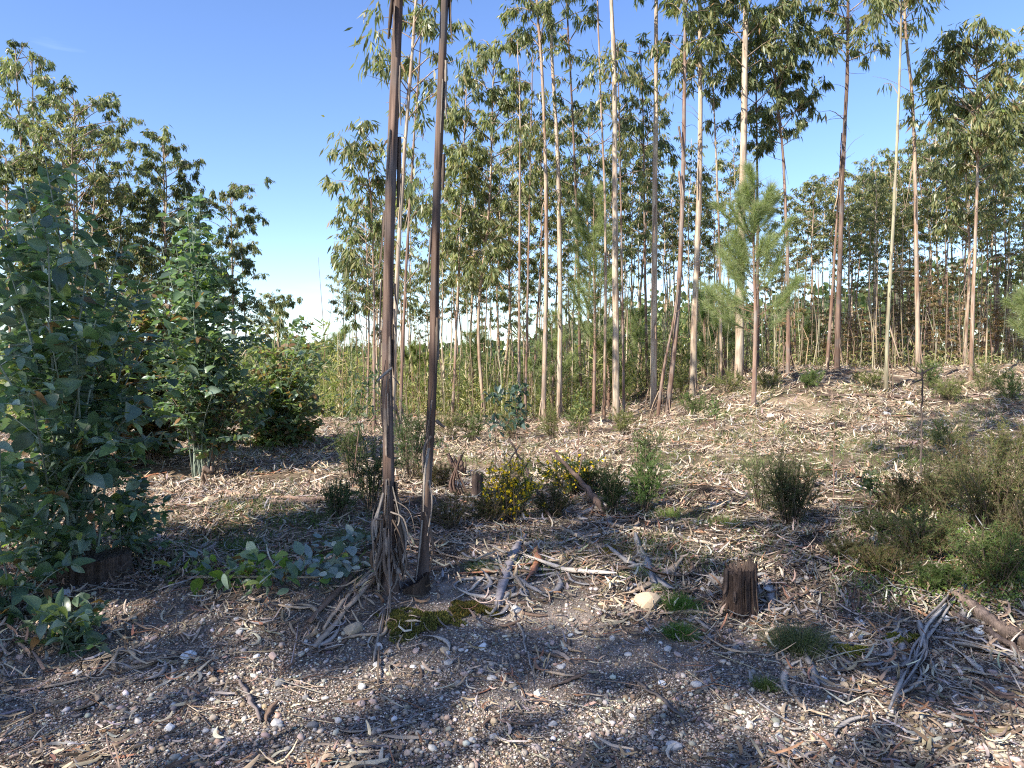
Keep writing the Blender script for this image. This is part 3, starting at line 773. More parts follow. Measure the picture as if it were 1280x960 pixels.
# ------------------------------------------------------------------ adult eucalyptus
LC_OL = [(.235, .255, .115), (.185, .215, .105), (.30, .295, .13), (.14, .17, .09), (.36, .32, .15), (.30, .19, .10)]
LW_OL = [4, 4, 3, 3, 1, .35]
LC_DK = [(.165, .195, .09), (.12, .15, .08), (.22, .235, .105), (.18, .205, .13), (.27, .19, .09)]
LW_DK = [4, 4, 3, 2, .3]
LC_BR = [(.34, .22, .12), (.26, .20, .10), (.38, .27, .16), (.2, .19, .08)]
LW_BR = [4, 3, 3, 3]
def euc_crown(GL, GW, path, z0, z1, rad, nb, per, r, L=.18, Wd=.032, cols=LC_OL, wts=LW_OL, wood=(.8, .8, .8), up=.55, shape='tall', gap=.0):
    """limbs and hanging leaf clumps between heights z0 and z1 along the trunk path"""
    zs = path[:, 2]
    allP, allD = [], []
    for b in range(nb):
        t = (b + r.random()) / nb
        z = z0 + (z1 - z0) * t
        p0 = np.array([np.interp(z, zs, path[:, 0]), np.interp(z, zs, path[:, 1]), z])
        az = b * 2.4 + r.uniform(-.8, .8)
        prof = (.35 + .85 * math.sin(math.pi * (t * .62 + .22))) if shape == 'tall' else (1.1 - .75 * t)
        ln = rad * prof * r.uniform(.55, 1.15)
        el = r.uniform(.25, .95) * up * 1.6
        d = np.array([math.cos(az) * math.cos(el), math.sin(az) * math.cos(el), math.sin(el)])
        p1 = p0 + d * ln * .6 + np.array([0, 0, .05 * ln]); p2 = p1 + np.array([d[0], d[1], d[2] * .3]) * ln * .45
        br = catmull([p0, p1, p2], 6)
        tube(GW, br, np.linspace(.009 + .006 * ln, .003, 6), 4, wood, cap=False)
        nc = max(1, int(round(ln / .42)))
        for c in range(nc + 1):
            tt = .5 + .5 * c / nc
            q = br[min(5, int(tt * 5))] + r.normal(size=3) * .13 * np.array([1, 1, .7])
            if r.random() < gap or (q[2] > 12.3 and r.random() < .55): continue  # clumps high above the view thinned so sun reaches the trees behind
            for tw in range(4):
                dv = norm(r.normal(size=3) + np.array([d[0], d[1], -.1]) * .7)
                tl = r.uniform(.08, .26)
                e = q + dv * tl
                k = max(4, int(per / 2.4 * r.uniform(.5, 1.5)))
                ts = r.random((k, 1))
                pp = q * (1 - ts) + e * ts + r.normal(size=(k, 3)) * .03
                dd = norm(dv * .5 + r.normal(size=(k, 3)) * .33 + np.array([0, 0, -1.05]))
                allP.append(pp); allD.append(dd)
    P = np.concatenate(allP); D = np.concatenate(allD); n = len(P)
    # colour varies by clump as well as by leaf
    cl = .5 + vnoise(P[:, 0] * 1.3 + P[:, 2], P[:, 1] * 1.3 + P[:, 2] * .7, .7, 9)
    C = pal(r, n, cols, wts, .16) * (.8 + .45 * cl[:, None])
    leaves(GL, P, D, r.normal(size=(n, 3)), L * r.uniform(.65, 1.25, n), Wd * r.uniform(.75, 1.3, n), C, bend=.06)

def trunk_path(pts, d, sink=.15, jit=.0, r=None, n=26):
    P = []
    for k, (px, py) in enumerate(pts):
        P.append(W(px, py, d))
    P = np.array(P)
    z0 = float(terrain(P[0][0], P[0][1]))
    P[0][2] = z0 - sink
    keep = [0] + [k for k in range(1, len(P)) if P[k][2] > z0 + .3]
    P = P[keep]
    path = catmull(P, n)
    if jit and r is not None:
        path[1:-1, :2] += r.normal(size=(n - 2, 2)) * jit
    return path, z0

def tree(name, label, pts, d, wpx, crown=None, crx=60, nb=26, per=30, bark=None, seed=1, extra=1.6, cols=LC_OL, wts=LW_OL, L=.22, Wd=.040, cat='tree', group=None, ysp=None, clumps=(), gap=.16, dark=None):
    r = rng(seed)
    path, z0 = trunk_path(pts, d, n=30, jit=.0025 * d / 18, r=r)
    base = path[0].copy(); base[2] = z0
    root = empty(name, base.tolist())
    top = path[-1]
    # let the leader run on a little above the last marked point
    if extra <= 1.2: extra *= .15
    ext = top + norm(path[-1] - path[-4]) * extra * .5 + np.array([0, 0, extra * .5])
    path = np.vstack([path, catmull([top, ext], 6)[1:]])
    R0 = .74 * wpx / 2 / FPX * d
    s = np.clip((path[:, 2] - z0) / (path[-1, 2] - z0), 0, 1)
    rad = R0 * (1.02 - .72 * s ** 1.15) + .10 * R0 * np.exp(-np.maximum(path[:, 2] - z0, 0) / .25) * 2.2
    GT = Geo(); GL = Geo(); Gb = Geo()
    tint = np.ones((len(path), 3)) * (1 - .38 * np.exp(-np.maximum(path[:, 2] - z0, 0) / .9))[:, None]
    if dark is not None: tint = tint * dark
    sides = 12 if wpx > 8 else 8
    bump = 1 + r.normal(size=(len(path), sides)) * .05
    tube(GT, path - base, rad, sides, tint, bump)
    for q in range(13):
        z = z0 + r.uniform(1.5, 8.5)
        if z > path[-1, 2] - .5: continue
        c = np.array([np.interp(z, path[:, 2], path[:, 0]), np.interp(z, path[:, 2], path[:, 1]), z]); az = r.uniform(0, 6.28); ln = r.uniform(.2, .9)
        dv = np.array([math.cos(az), math.sin(az), r.uniform(-.2, .9)]) * ln
        tube(Gb, catmull([c, c + dv * .5 + r.normal(size=3) * .04, c + dv + np.array([0, 0, -.1 * ln])], 6), np.linspace(.007, .002, 6), 3, (.7, .65, .6), cap=False)
    if crown:
        zt = path[-1, 2]; zb = W(0, crown[1], d)[2]
        euc_crown(GL, Gb, path, zb, zt, crx / FPX * d, nb, per, r, L, Wd, cols, wts, gap=gap)
    for (qx, qy, rx, nn) in clumps:      # separate hanging sprays below the crown
        c = W(qx, qy, d + r.uniform(-.5, .5))
        k = int(np.argmin(np.abs(path[:, 2] - c[2] + .3)))
        tube(Gb, catmull([path[k], (path[k] + c) / 2 + np.array([0, 0, .12]), c], 6), np.linspace(.012, .004, 6), 4, (.8, .8, .8), cap=False)
        P = c + r.normal(size=(nn, 3)) * np.array([1, 1, .75]) * rx / FPX * d * .5
        D = norm((P - c) * 1.2 + r.normal(size=(nn, 3)) * .25 + np.array([0, 0, -.8]))
        leaves(GL, P, D, r.normal(size=(nn, 3)), L * 1.05 * r.uniform(.7, 1.25, nn), Wd * r.uniform(.8, 1.3, nn), pal(r, nn, cols, wts, .18), bend=.06)
    tr = GT.build('trunk', bark or M_BARK_TAN, root, smooth=True)
    if wpx >= 5:
        rel = path - base
        def at(z): return np.array([np.interp(z, rel[:, 2], rel[:, 0]), np.interp(z, rel[:, 2], rel[:, 1]), z])
        for q in range(11 if wpx > 7 else 6):
            low = q % 2 == 0; zt = r.uniform(.25, .8) if low else r.uniform(1.0, 6.5); a = r.uniform(0, 6.28); dr = np.array([math.cos(a), math.sin(a), 0]); ln = zt if low else r.uniform(.3, 1.0)
            rr_ = R0 * (1.0 - .6 * zt / rel[-1, 2]) * .95
            p2 = at(max(zt - ln, 0)) + dr * (rr_ + r.uniform(.05, .22)); p1 = at(zt - ln * .45) + dr * (rr_ + r.uniform(.01, .09))
            if low: p2[2] = float(terrain(p2[0] + base[0], p2[1] + base[1])) - base[2] + .01
            hang_strip(root, [at(zt) + dr * rr_, p1, p2], r.uniform(.02, .05), np.array([(.26, .18, .13), (.36, .27, .19), (.17, .12, .09)][q % 3]), seed * 20 + q, r.uniform(-1, 1), .006)
    if Gb.n:
        Gb.V = [v - base.astype(np.float32) for v in Gb.V]
        Gb.build('limbs', M_BARK_TAN, root, smooth=True, kind='stuff')
    if GL.n:
        GL.V = [v - base.astype(np.float32) for v in GL.V]
        GL.build('crown', M_LEAF, root, kind='stuff')
    tag(root, label, cat, group)
    return root
def hang_strip(root, pts, w, col, seed, twist=.8, th=.0025):
    """one peeled bark ribbon that belongs to a trunk; pts relative to the trunk base"""
    r = rng(seed); K = 10; pa = catmull(pts, K); T = norm(np.gradient(pa, axis=0)); a0 = r.uniform(0, 6.28)
    A = norm(np.cross(T, np.array([.3, 1, .2]))); B = np.cross(T, A); a = a0 + twist * np.linspace(0, 1, K)
    S = A * np.cos(a)[:, None] + B * np.sin(a)[:, None]; Nn = np.cross(T, S)
    ww = (w / 2 * (1 - .5 * np.linspace(0, 1, K) ** 2) * (1 + r.normal(size=K) * .12))[:, None]
    ring = np.stack([pa - S * ww, pa + Nn * ww * .2, pa + S * ww, pa + Nn * (ww * .2 - th)], 1); V = ring.reshape(-1, 3)
    i = np.arange(K - 1)[:, None] * 4; j = np.arange(4)[None]; j2 = (j + 1) % 4
    G = Geo(); G.add(V, np.stack([i + j, i + j2, i + 4 + j2, i + 4 + j], -1).reshape(-1, 4), np.array(col)); G.add(V[:4], [[3, 2, 1, 0]], np.array(col)); G.add(V[-4:], [[0, 1, 2, 3]], np.array(col))
    return G.build('bark_strip', M_LITTER, root)
GT1 = 'tall eucalyptus trees standing over the clearing'
PALE, TAN, RED, DARK, OLV = M_BARK_PALE, M_BARK_TAN, M_BARK_RED, M_BARK_DARK, M_BARK_LIME
TN = 'eucalyptus_tree'
tree(TN, 'pale slim eucalyptus rising just right of the thicker front trunk', [(490, 520), (494, 400), (503, 230), (520, 0), (527, -120)], 13, 8.5, (-160, 95), 62, 26, 24, PALE, 101, clumps=[(470, 75, 26, 60), (468, 40, 22, 40), (560, 110, 30, 50), (585, 70, 20, 30)])
tree(TN, 'thin brown eucalyptus with drooping sprays between the two front trunks', [(499, 520), (507, 350), (517, 180), (526, 50), (530, -60)], 14, 5.5, (-110, 300), 46, 20, 18, RED, 102, clumps=[(535, 255, 28, 60), (540, 330, 20, 35)])
tree(TN, 'lone drooping crown left of the front trunks against open sky', [(467, 520), (468, 400), (464, 250), (455, 185)], 16, 5, (160, 400), 44, 30, 24, RED, 103, 1.0, clumps=[(432, 180, 26, 70), (440, 305, 20, 45), (440, 330, 22, 50), (455, 200, 30, 80)])
tree(TN, 'thin tree half behind the lone drooping crown', [(458, 510), (461, 420), (459, 330), (456, 260)], 19, 4, (280, 430), 34, 18, 22, TAN, 104, 1.0, cols=LC_DK, wts=LW_DK)
tree(TN, 'slender tree with narrow olive crown just right of the second front trunk', [(565, 540), (571, 400), (578, 220), (583, 110)], 20, 5, (90, 370), 42, 34, 26, TAN, 105, 1.2)
tree(TN, 'full-crowned eucalyptus with top standing highest right of the front trunks', [(606, 530), (598, 400), (612, 250), (617, 70)], 20, 6, (40, 380), 58, 52, 30, TAN, 106, 1.0)
tree(TN, 'slim bare stem of a close pair behind the seedlings, left one', [(649, 540), (649, 400), (650, 150), (647, 60)], 18, 5, (60, 240), 30, 12, 16, TAN, 107, 1.0, gap=.3)
tree(TN, 'slim bare stem of a close pair behind the seedlings, right one', [(656, 540), (659, 400), (663, 200), (666, 60)], 18.4, 4.5, (70, 300), 26, 12, 14, RED, 108, 1.0, gap=.3)
tree(TN, 'tan trunk with crown cut by the frame, left of a smooth trunk pair', [(679, 520), (683, 300), (679, 120), (671, 0), (666, -110)], 18, 8, (-170, 75), 52, 32, 24, TAN, 109)
tree(TN, 'smooth leaning trunk of the central pair with ivy-like leaves low down', [(699, 500), (700, 350), (697, 200), (689, 50), (685, -110)], 18.5, 9, (-170, 35), 55, 28, 22, PALE, 110, clumps=[(696, 390, 18, 40), (702, 250, 14, 24)])
tree(TN, 'thin dark stem with round crown right of the central pair', [(726, 540), (722, 300), (716, 150), (708, 0), (704, -60)], 20, 5.5, (-100, 300), 40, 32, 22, DARK, 111, cols=LC_DK, wts=LW_DK)
tree(TN, 'bare tan pole tree just left of the pale trunk between pines', [(755, 540), (757, 300), (750, 100), (745, -60)], 17.5, 5, (-140, 0), 36, 12, 18, TAN, 112)
tree(TN, 'pale trunk between pines with a drooping leaf ring halfway', [(770, 535), (769, 300), (768, 100), (764, 0), (760, -130)], 17, 11.5, (-190, -10), 60, 26, 24, PALE, 113, clumps=[(745, 85, 26, 70), (775, 90, 24, 60), (795, 105, 18, 40), (760, 75, 20, 50)])
tree(TN, 'thin brown stem touching the right edge of the pale trunk between pines', [(780, 540), (777, 300), (774, 150), (772, 60)], 18, 4.5, (50, 230), 30, 12, 16, RED, 114, 1, gap=.2)
tree(TN, 'thin stem with hanging foliage left of the whitest trunk', [(809, 530), (806, 300), (804, 150), (800, 60)], 21, 5, (40, 330), 42, 32, 22, RED, 115, 1, cols=LC_DK, wts=LW_DK)
tree(TN, 'whitest tall straight trunk in the middle of the stand', [(817, 490), (818, 300), (820, 100), (820, -140)], 18, 11, (-210, 0), 60, 24, 24, PALE, 116, dark=1.08)
tree(TN, 'brown leaning trunk with shaggy forked base right of the whitest trunk', [(833, 516), (846, 400), (853, 250), (857, 0), (860, -110)], 16.5, 9, (-190, 110), 48, 34, 22, RED, 117, clumps=[(848, 95, 24, 60)])
tree(TN, 'short bare stem leaning into the shaggy brown leaner', [(821, 515), (830, 460), (842, 400), (848, 350)], 16.4, 6, None, 30, 10, 10, RED, 129, .2)
tree(TN, 'tall pale trunk with loose bark between the brown leaner and thickest trunk', [(866, 480), (868, 400), (875, 200), (875, 0), (876, -120)], 18, 11, (-200, 110), 56, 36, 24, PALE, 118)
tree(TN, 'thin pale pole tree left of the thickest pale trunk', [(902, 475), (899, 300), (892, 125), (888, 20)], 19.5, 5, (0, 170), 40, 14, 18, TAN, 119, 1)
tree(TN, 'thickest pale trunk rising behind the young pine', [(923, 480), (926, 350), (930, 150), (932, 0), (933, -170)], 17, 14.5, (-240, 95), 66, 44, 28, PALE, 120)
tree(TN, 'dark narrow stem seen above the young pine', [(947, 440), (947, 300), (946, 170), (944, 40)], 20, 6, (-20, 190), 44, 26, 24, DARK, 121, 1, cols=LC_DK, wts=LW_DK)
tree(TN, 'brown trunk with dense dark crown right of the young pine', [(985, 475), (985, 350), (979, 200), (970, 110), (968, 20)], 18, 7, (-10, 185), 52, 44, 28, RED, 122, 1, gap=.3, cols=LC_DK, wts=LW_DK)
tree(TN, 'dark forked trunk carrying a wide ragged crown', [(1046, 480), (1049, 350), (1054, 200), (1059, 90), (1060, 0), (1062, -60)], 18, 9, (-90, 80), 66, 36, 26, DARK, 123, clumps=[(1030, 60, 26, 60), (1095, 40, 30, 70), (1025, 140, 8, 10)])
tree(TN, 'reddish stem leaning into the dark forked trunk', [(1033, 480), (1038, 400), (1047, 260), (1052, 170)], 18.3, 6, None, 30, 10, 10, RED, 124, .5)
tree(TN, 'slim olive trunk alone on the mound, foot in the open', [(1107, 514), (1110, 400), (1118, 250), (1125, 80), (1128, -70)], 15, 6.5, (-130, 20), 60, 30, 24, OLV, 125, clumps=[(1095, 20, 26, 50), (1150, 15, 26, 50), (1105, 105, 6, 8)])
tree(TN, 'tan trunk right of the slim olive trunk with bark rags at its base', [(1148, 475), (1146, 350), (1142, 150), (1132, 40), (1128, -60)], 17, 8, (-120, 30), 60, 26, 22, TAN, 126, clumps=[(1168, 75, 26, 40)])
tree(TN, 'leggy tree with a big drooping crown near the right edge', [(1213, 505), (1216, 380), (1221, 250), (1222, 150), (1220, 60)], 16, 7, (30, 215), 66, 54, 28, TAN, 127, .5, gap=.38, clumps=[(1175, 150, 26, 60), (1170, 120, 20, 40), (1265, 75, 24, 40), (1250, 120, 26, 60), (1190, 90, 30, 60)])
tree(TN, 'slim twin stem directly left of the leggy tree', [(1204, 480), (1212, 330), (1207, 220), (1205, 140)], 20, 5.5, (110, 300), 44, 24, 24, TAN, 128, 1)

for (px, yt, yb, dd, cw, nb_, lab) in [(96, 118, 400, 23, 66, 64, 'full dark-green crowned eucalyptus towering over the left shrubs'), (42, 62, 330, 26, 52, 34, 'taller thin-topped eucalyptus rising at the upper left edge'),
        (206, 170, 400, 25, 42, 48, 'narrow feathery eucalyptus crown between the upper left tree and the sky'), (290, 226, 410, 28, 42, 44, 'lower rounded eucalyptus crown nearest the open sky gap'),
        (152, 235, 420, 24, 50, 44, 'shaded eucalyptus crown filling the dip behind the left shrubs'), (10, 190, 420, 22, 60, 50, 'dense eucalyptus crown cut by the left edge'), (345, 362, 430, 34, 26, 20, 'small lone treetop in the sky gap above the rounded shrub')]:
    tree(TN, lab, [(px + 6, 500), (px + 2, 400), (px, (yt + yb) / 2), (px - 2, yt + 10)], dd, 6, (yt, yb), cw, int(nb_ * .62), 62, TAN, 900 + px, .3, cols=LC_OL if px % 2 else LC_DK, wts=LW_OL if px % 2 else LW_DK, gap=.18, L=.17, Wd=.042)
# more trees of the stand, each with its own height and bend, from a set of eight models
def model(seed, H, R0, crown0, cr, nb, per, bark, cols, wts, L=.22, Wd=.042):
    r = rng(seed)
    root = empty(TN, (0, 0, -500))
    pts = [np.array([0, 0, -.3])]
    lean = r.normal(size=2) * .02
    for k in range(1, 7):
        pts.append(np.array([lean[0] * k * H / 6 + r.normal() * .035, lean[1] * k * H / 6 + r.normal() * .035, H * k / 6]))
    path = catmull(pts, 24); s = path[:, 2] / H
    GT, GL, Gb = Geo(), Geo(), Geo()
    tint = np.ones((24, 3)) * (1 - .35 * np.exp(-np.maximum(path[:, 2], 0) / .9))[:, None]
    tube(GT, path, R0 * (1.05 - .85 * np.clip(s, 0, 1)), 7, tint, 1 + r.normal(size=(24, 7)) * .05)
    euc_crown(GL, Gb, path, H * (crown0 + .06 * (crown0 > .2)), H * .99, cr, nb, per, r, L, Wd, cols, wts, gap=.26)
    GT.build('trunk', bark, root, smooth=True)
    Gb.build('limbs', M_BARK_TAN, root, kind='stuff')
    GL.build('crown', M_LEAF, root, kind='stuff')
    tag(root, None, 'tree', 'slim eucalyptus trees of the surrounding stand')
    return root
MOD = [model(201, 11, .055, .50, 1.2, 26, 18, TAN, LC_OL, LW_OL), model(202, 11, .045, .60, 1.0, 20, 17, RED, LC_OL, LW_OL),
       model(203, 11, .055, .45, 1.4, 32, 20, PALE, LC_OL, LW_OL), model(204, 11, .04, .66, .8, 15, 14, PALE, LC_OL, LW_OL),
       model(205, 11, .05, .58, 1.4, 30, 20, PALE, LC_OL, LW_OL), model(206, 11, .055, .52, 1.5, 30, 20, TAN, LC_OL, LW_OL),
       model(207, 11, .045, .15, 1.2, 34, 16, RED, LC_BR, LW_BR), model(208, 11, .055, .56, 1.8, 38, 20, PALE, LC_OL, LW_OL)]
MDESC = ['tan-trunked eucalyptus, airy olive crown,', 'slim brown-trunked eucalyptus, olive crown,', 'pale-trunked eucalyptus, long crown,',
         'thin tan eucalyptus, small crown,', 'pale eucalyptus, medium olive crown,', 'tan eucalyptus, broad olive crown,',
         'young eucalyptus with browned leaves', 'wide-crowned bushy eucalyptus']
_used = [False] * 8
def place_tree(m, px, ytop, d, rz, x=None, H=None, label=None):
    o = MOD[m] if not _used[m] else copy_tree(MOD[m])
    _used[m] = True
    if x is None: x = W(px, 460, d)[0]
    z = float(terrain(x, d))
    if H is None: H = W(px, ytop, d)[2] - z
    k = H / 11.0
    o.location = (x, d, z - .05); o.rotation_euler = (0, 0, rz); kk = .5 * k + .5
    o.scale = (kk, kk, k)
    if label: o['label'] = label
    else: queue_label(o, MDESC[m] + ('' if d > 26 else ' nearer') , (x, d, 2.0), TLAND)
    return o
r = rng(300)
# left group behind the shrubs: model, px, top py, distance
for (m, px, yt, d) in [(0, 45, 65, 24), (7, 92, 120, 20), (5, 120, 175, 22), (2, 208, 172, 25), (4, 180, 230, 27), (3, 290, 228, 28), (0, 312, 300, 30), (5, 15, 190, 23),
                       (4, 60, 260, 28), (2, 150, 300, 32), (5, 250, 310, 30), (3, 345, 362, 34), (1, 330, 380, 36), (0, 225, 270, 34), (4, 100, 330, 34), (7, 20, 330, 32), (7, 195, 350, 36), (4, 275, 350, 38), (7, 130, 300, 27), (7, 240, 330, 29), (5, 180, 290, 26)]:
    place_tree(m, px, yt, d, r.uniform(0, 6.28))
# centre: rows behind the tall trees
for (m, px, yt, d) in [(3, 478, 300, 22), (1, 500, 350, 26), (4, 540, 330, 26), (0, 555, 250, 24), (5, 575, 300, 27), (2, 588, 210, 23), (1, 602, 260, 25), (5, 622, 180, 24), (0, 632, 140, 25),
                       (2, 640, 250, 27), (4, 660, 240, 26), (1, 668, 150, 24), (0, 690, 230, 28), (4, 712, 190, 24), (5, 735, 130, 25), (3, 742, 220, 27), (2, 762, 240, 29), (4, 790, 180, 26),
                       (1, 798, 120, 24), (5, 830, 260, 30), (4, 845, 220, 28), (3, 858, 170, 25), (0, 880, 230, 29), (4, 893, 240, 27), (5, 908, 200, 26), (1, 860, 300, 34), (1, 900, 290, 36),
                       (0, 610, 340, 34), (2, 655, 350, 36), (1, 520, 390, 40), (3, 590, 330, 31), (0, 630, 320, 29), (3, 676, 310, 32), (1, 716, 340, 31), (2, 748, 300, 33), (1, 787, 260, 30), (3, 815, 250, 32), (0, 838, 240, 26)]:
    place_tree(m, px, yt, d, r.uniform(0, 6.28))
# right stand
for (m, px, yt, d) in [(2, 975, 240, 27), (0, 1000, 250, 30), (5, 1012, 228, 26), (5, 1040, 215, 28), (0, 1070, 232, 27), (5, 1092, 215, 29), (2, 1110, 200, 27), (0, 1125, 210, 25), (5, 1137, 185, 30), (5, 1160, 170, 27),
                       (2, 1172, 160, 25), (2, 1190, 150, 30), (0, 1198, 185, 24), (5, 1230, 180, 27), (2, 1240, 160, 24), (7, 1255, 120, 28), (5, 1280, 95, 25), (0, 1262, 170, 23), (4, 1290, 140, 22), (1, 1186, 200, 22),
                       (1, 1247, 210, 22), (3, 1160, 240, 23), (3, 1098, 260, 24), (1, 1062, 260, 25), (3, 1128, 250, 23), (1, 1210, 240, 26), (3, 1225, 260, 28), (1, 1270, 250, 26), (0, 960, 300, 32), (1, 1020, 260, 34)]:
    place_tree(m, px, yt, d, r.uniform(0, 6.28))
for k in range(17):     # shorter browned saplings along the sunny edge of the stand
    px = 1000 + 290 * (k + r.uniform(-.4, .4)) / 17
    place_tree(6, px, r.uniform(300, 390), r.uniform(20.5, 23.5), r.uniform(0, 6.28))
r2 = rng(333)
for k in range(62):
    px = r2.uniform(420, 1290)
    if 845 > px > 560 and r2.random() < .25: continue
    right = px > 960
    place_tree([3, 3, 3, 1][int(r2.integers(4))], px, r2.uniform(190, 330) if right else r2.uniform(150, 360), r2.uniform(20, 30), r2.uniform(0, 6.28))
# trees beside the track whose shade falls over the gravel and the front trunks
for q, (x, y, H, m) in enumerate([(-6.4, -4.2, 11, 2), (-8.8, -5.6, 12, 0), (-10.6, -3.2, 12.5, 5), (-7.6, -7.6, 13, 5), (-4.6, -5.4, 10.5, 4), (-12.6, -5.2, 13, 0), (-5.2, -8.6, 13, 2), (-8.4, -.6, 10.5, 5), (-7.8, -3.6, 12, 4), (-9.6, -1.6, 12, 2)]):
    place_tree(m, 0, 0, y, r.uniform(0, 6.28), x=x, H=H, label=f"trackside eucalyptus behind the viewer shading the gravel, {ORD[q]} of the row")

# ------------------------------------------------------------------ far woodland beyond the clearing
G = Geo(); r = rng(400)
n = 26000
ang = r.uniform(-.85, .85, n); dist = r.uniform(42, 120, n)
x = np.sin(ang) * dist; y = np.cos(ang) * dist
top = 2.6 + 1.6 * vnoise(ang * 100, dist * .1, 7, 41) + dist * .008 + 2.2 * sstep((x / y - .05) / .4) * dist / 60
z = terrain(x, y) + top * (r.random(n) ** .6) * 1.25
P = np.stack([x, y, z], -1); D = norm(r.normal(size=(n, 3)) * .7 + np.array([0, 0, .4]))
ovate(G, P, D, r.normal(size=(n, 3)), dist / 60 * r.uniform(.35, .75, n), dist / 60 * r.uniform(.3, .55, n), pal(r, n, [(.10, .14, .05), (.14, .17, .06), (.08, .11, .05), (.17, .18, .07), (.12, .13, .08)], [3, 3, 3, 2, 1], .2))
g_ = G.build('distant_woodland', M_LEAF)
tag(g_, 'low distant green woodland closing the horizon', None, None, 'stuff')

# scrub of young shoots, broom and tall grass behind the clearing
G = Geo(); r = rng(401)
def scrub(n, pxr, yr, h, cols, w, lean=.3, hv=.5, wid=.012):
    px = r.uniform(*pxr, n); y = r.uniform(*yr, n); x = (px - 640) / FPX * y
    den = .5 + 1.3 * vnoise(x, y, 1.6, 43)
    k = r.random(n) < np.clip(den, .1, 1); x, y = x[k], y[k]; m = len(x)
    hh = h * (1 - hv + hv * 2 * (.5 + vnoise(x, y, 2.5, 44))) * r.uniform(.4, 1.1, m)
    t = r.random(m)
    P = np.stack([x, y, terrain(x, y) + hh * t], -1)
    D = norm(r.normal(size=(m, 3)) * (lean + .4) + np.array([0, 0, .6]))
    leaves(G, P, D, r.normal(size=(m, 3)), (.10 + hh * .10) * r.uniform(.5, 1.3, m), wid * 2.4 * y / 20 * r.uniform(.6, 1.4, m), pal(r, m, cols, w, .2))
YG = [(.33, .34, .12), (.44, .40, .20), (.22, .26, .09), (.50, .43, .28), (.16, .2, .08)]
scrub(70000, (395, 860), (19.5, 34), 1.5, YG, [3, 3, 3, 2, 2], .45)
scrub(34000, (395, 900), (24, 40), 2.4, YG, [2, 1, 4, 1, 3], .6, .6, .016)
scrub(40000, (840, 1330), (19.5, 32), .75, YG, [3, 3, 2, 3, 2], .5)
scrub(36000, (-60, 420), (18, 34), 2.0, YG, [2, 1, 4, 1, 3], .6, .5, .016)
for k in range(1100):        # thin pale stems of the saplings in the scrub
    px = r.uniform(400, 1290); yv = r.uniform(19.5, 30); xv = (px - 640) / FPX * yv; zv = float(terrain(xv, yv)); hv = r.uniform(.8, 2.4) if r.random() < .6 else r.uniform(2, 4.5)
    q = np.array([[xv, yv, zv], [xv + r.normal() * .06, yv, zv + hv * .5], [xv + r.normal() * .15, yv, zv + hv]])
    tube(G, q, [.014, .011, .004], 4, pal(r, 1, [(.48, .38, .29), (.34, .25, .19), (.58, .52, .42)], [1, 1, 1])[0], cap=False)
g_ = G.build('scrub', M_NEEDLE)
tag(g_, 'yellow green scrub and tall grass under the far trunks', None, None, 'stuff')

# sparse grass on the clearing
G = Geo(); r = rng(402)
def grass(n, px0, px1, py0, py1, h, cols, clumpy=.5, wid=.004):
    cx = r.uniform(px0, px1, n // 30); cy = r.uniform(py0, py1, n // 30)
    for a, b in zip(cx, cy):
        p = GP(a, b); m = 30; f = p[1] / 9.0
        x = p[0] + r.normal(size=m) * .10 * (.6 + f * .5); y = p[1] + r.normal(size=m) * .10
        P = np.stack([x, y, terrain(x, y)], -1)
        blades(G, P, norm(r.normal(size=(m, 3)) * .5 + np.array([0, 0, 1])), h * r.uniform(.4, 1.2, m), wid * max(1, f), pal(r, m, cols, [1] * len(cols), .2), r, .5)
GR = [(.15, .22, .06), (.22, .26, .09), (.30, .28, .14), (.10, .17, .05)]
grass(9000, 820, 1280, 480, 600, .16, GR)
grass(3000, 540, 860, 540, 600, .14, GR)
grass(1500, 270, 420, 560, 650, .12, GR)
grass(2600, 640, 1000, 600, 720, .10, GR)
grass(2400, 180, 460, 640, 720, .12, [(.08, .13, .04), (.12, .17, .06)])
grass(5200, 1060, 1280, 560, 740, .14, [(.12, .20, .05), (.2, .26, .07), (.2, .15, .08)])
g_ = G.build('grass', M_NEEDLE)
tag(g_, 'sparse short grass tufts on the litter covered slope', None, None, 'stuff')

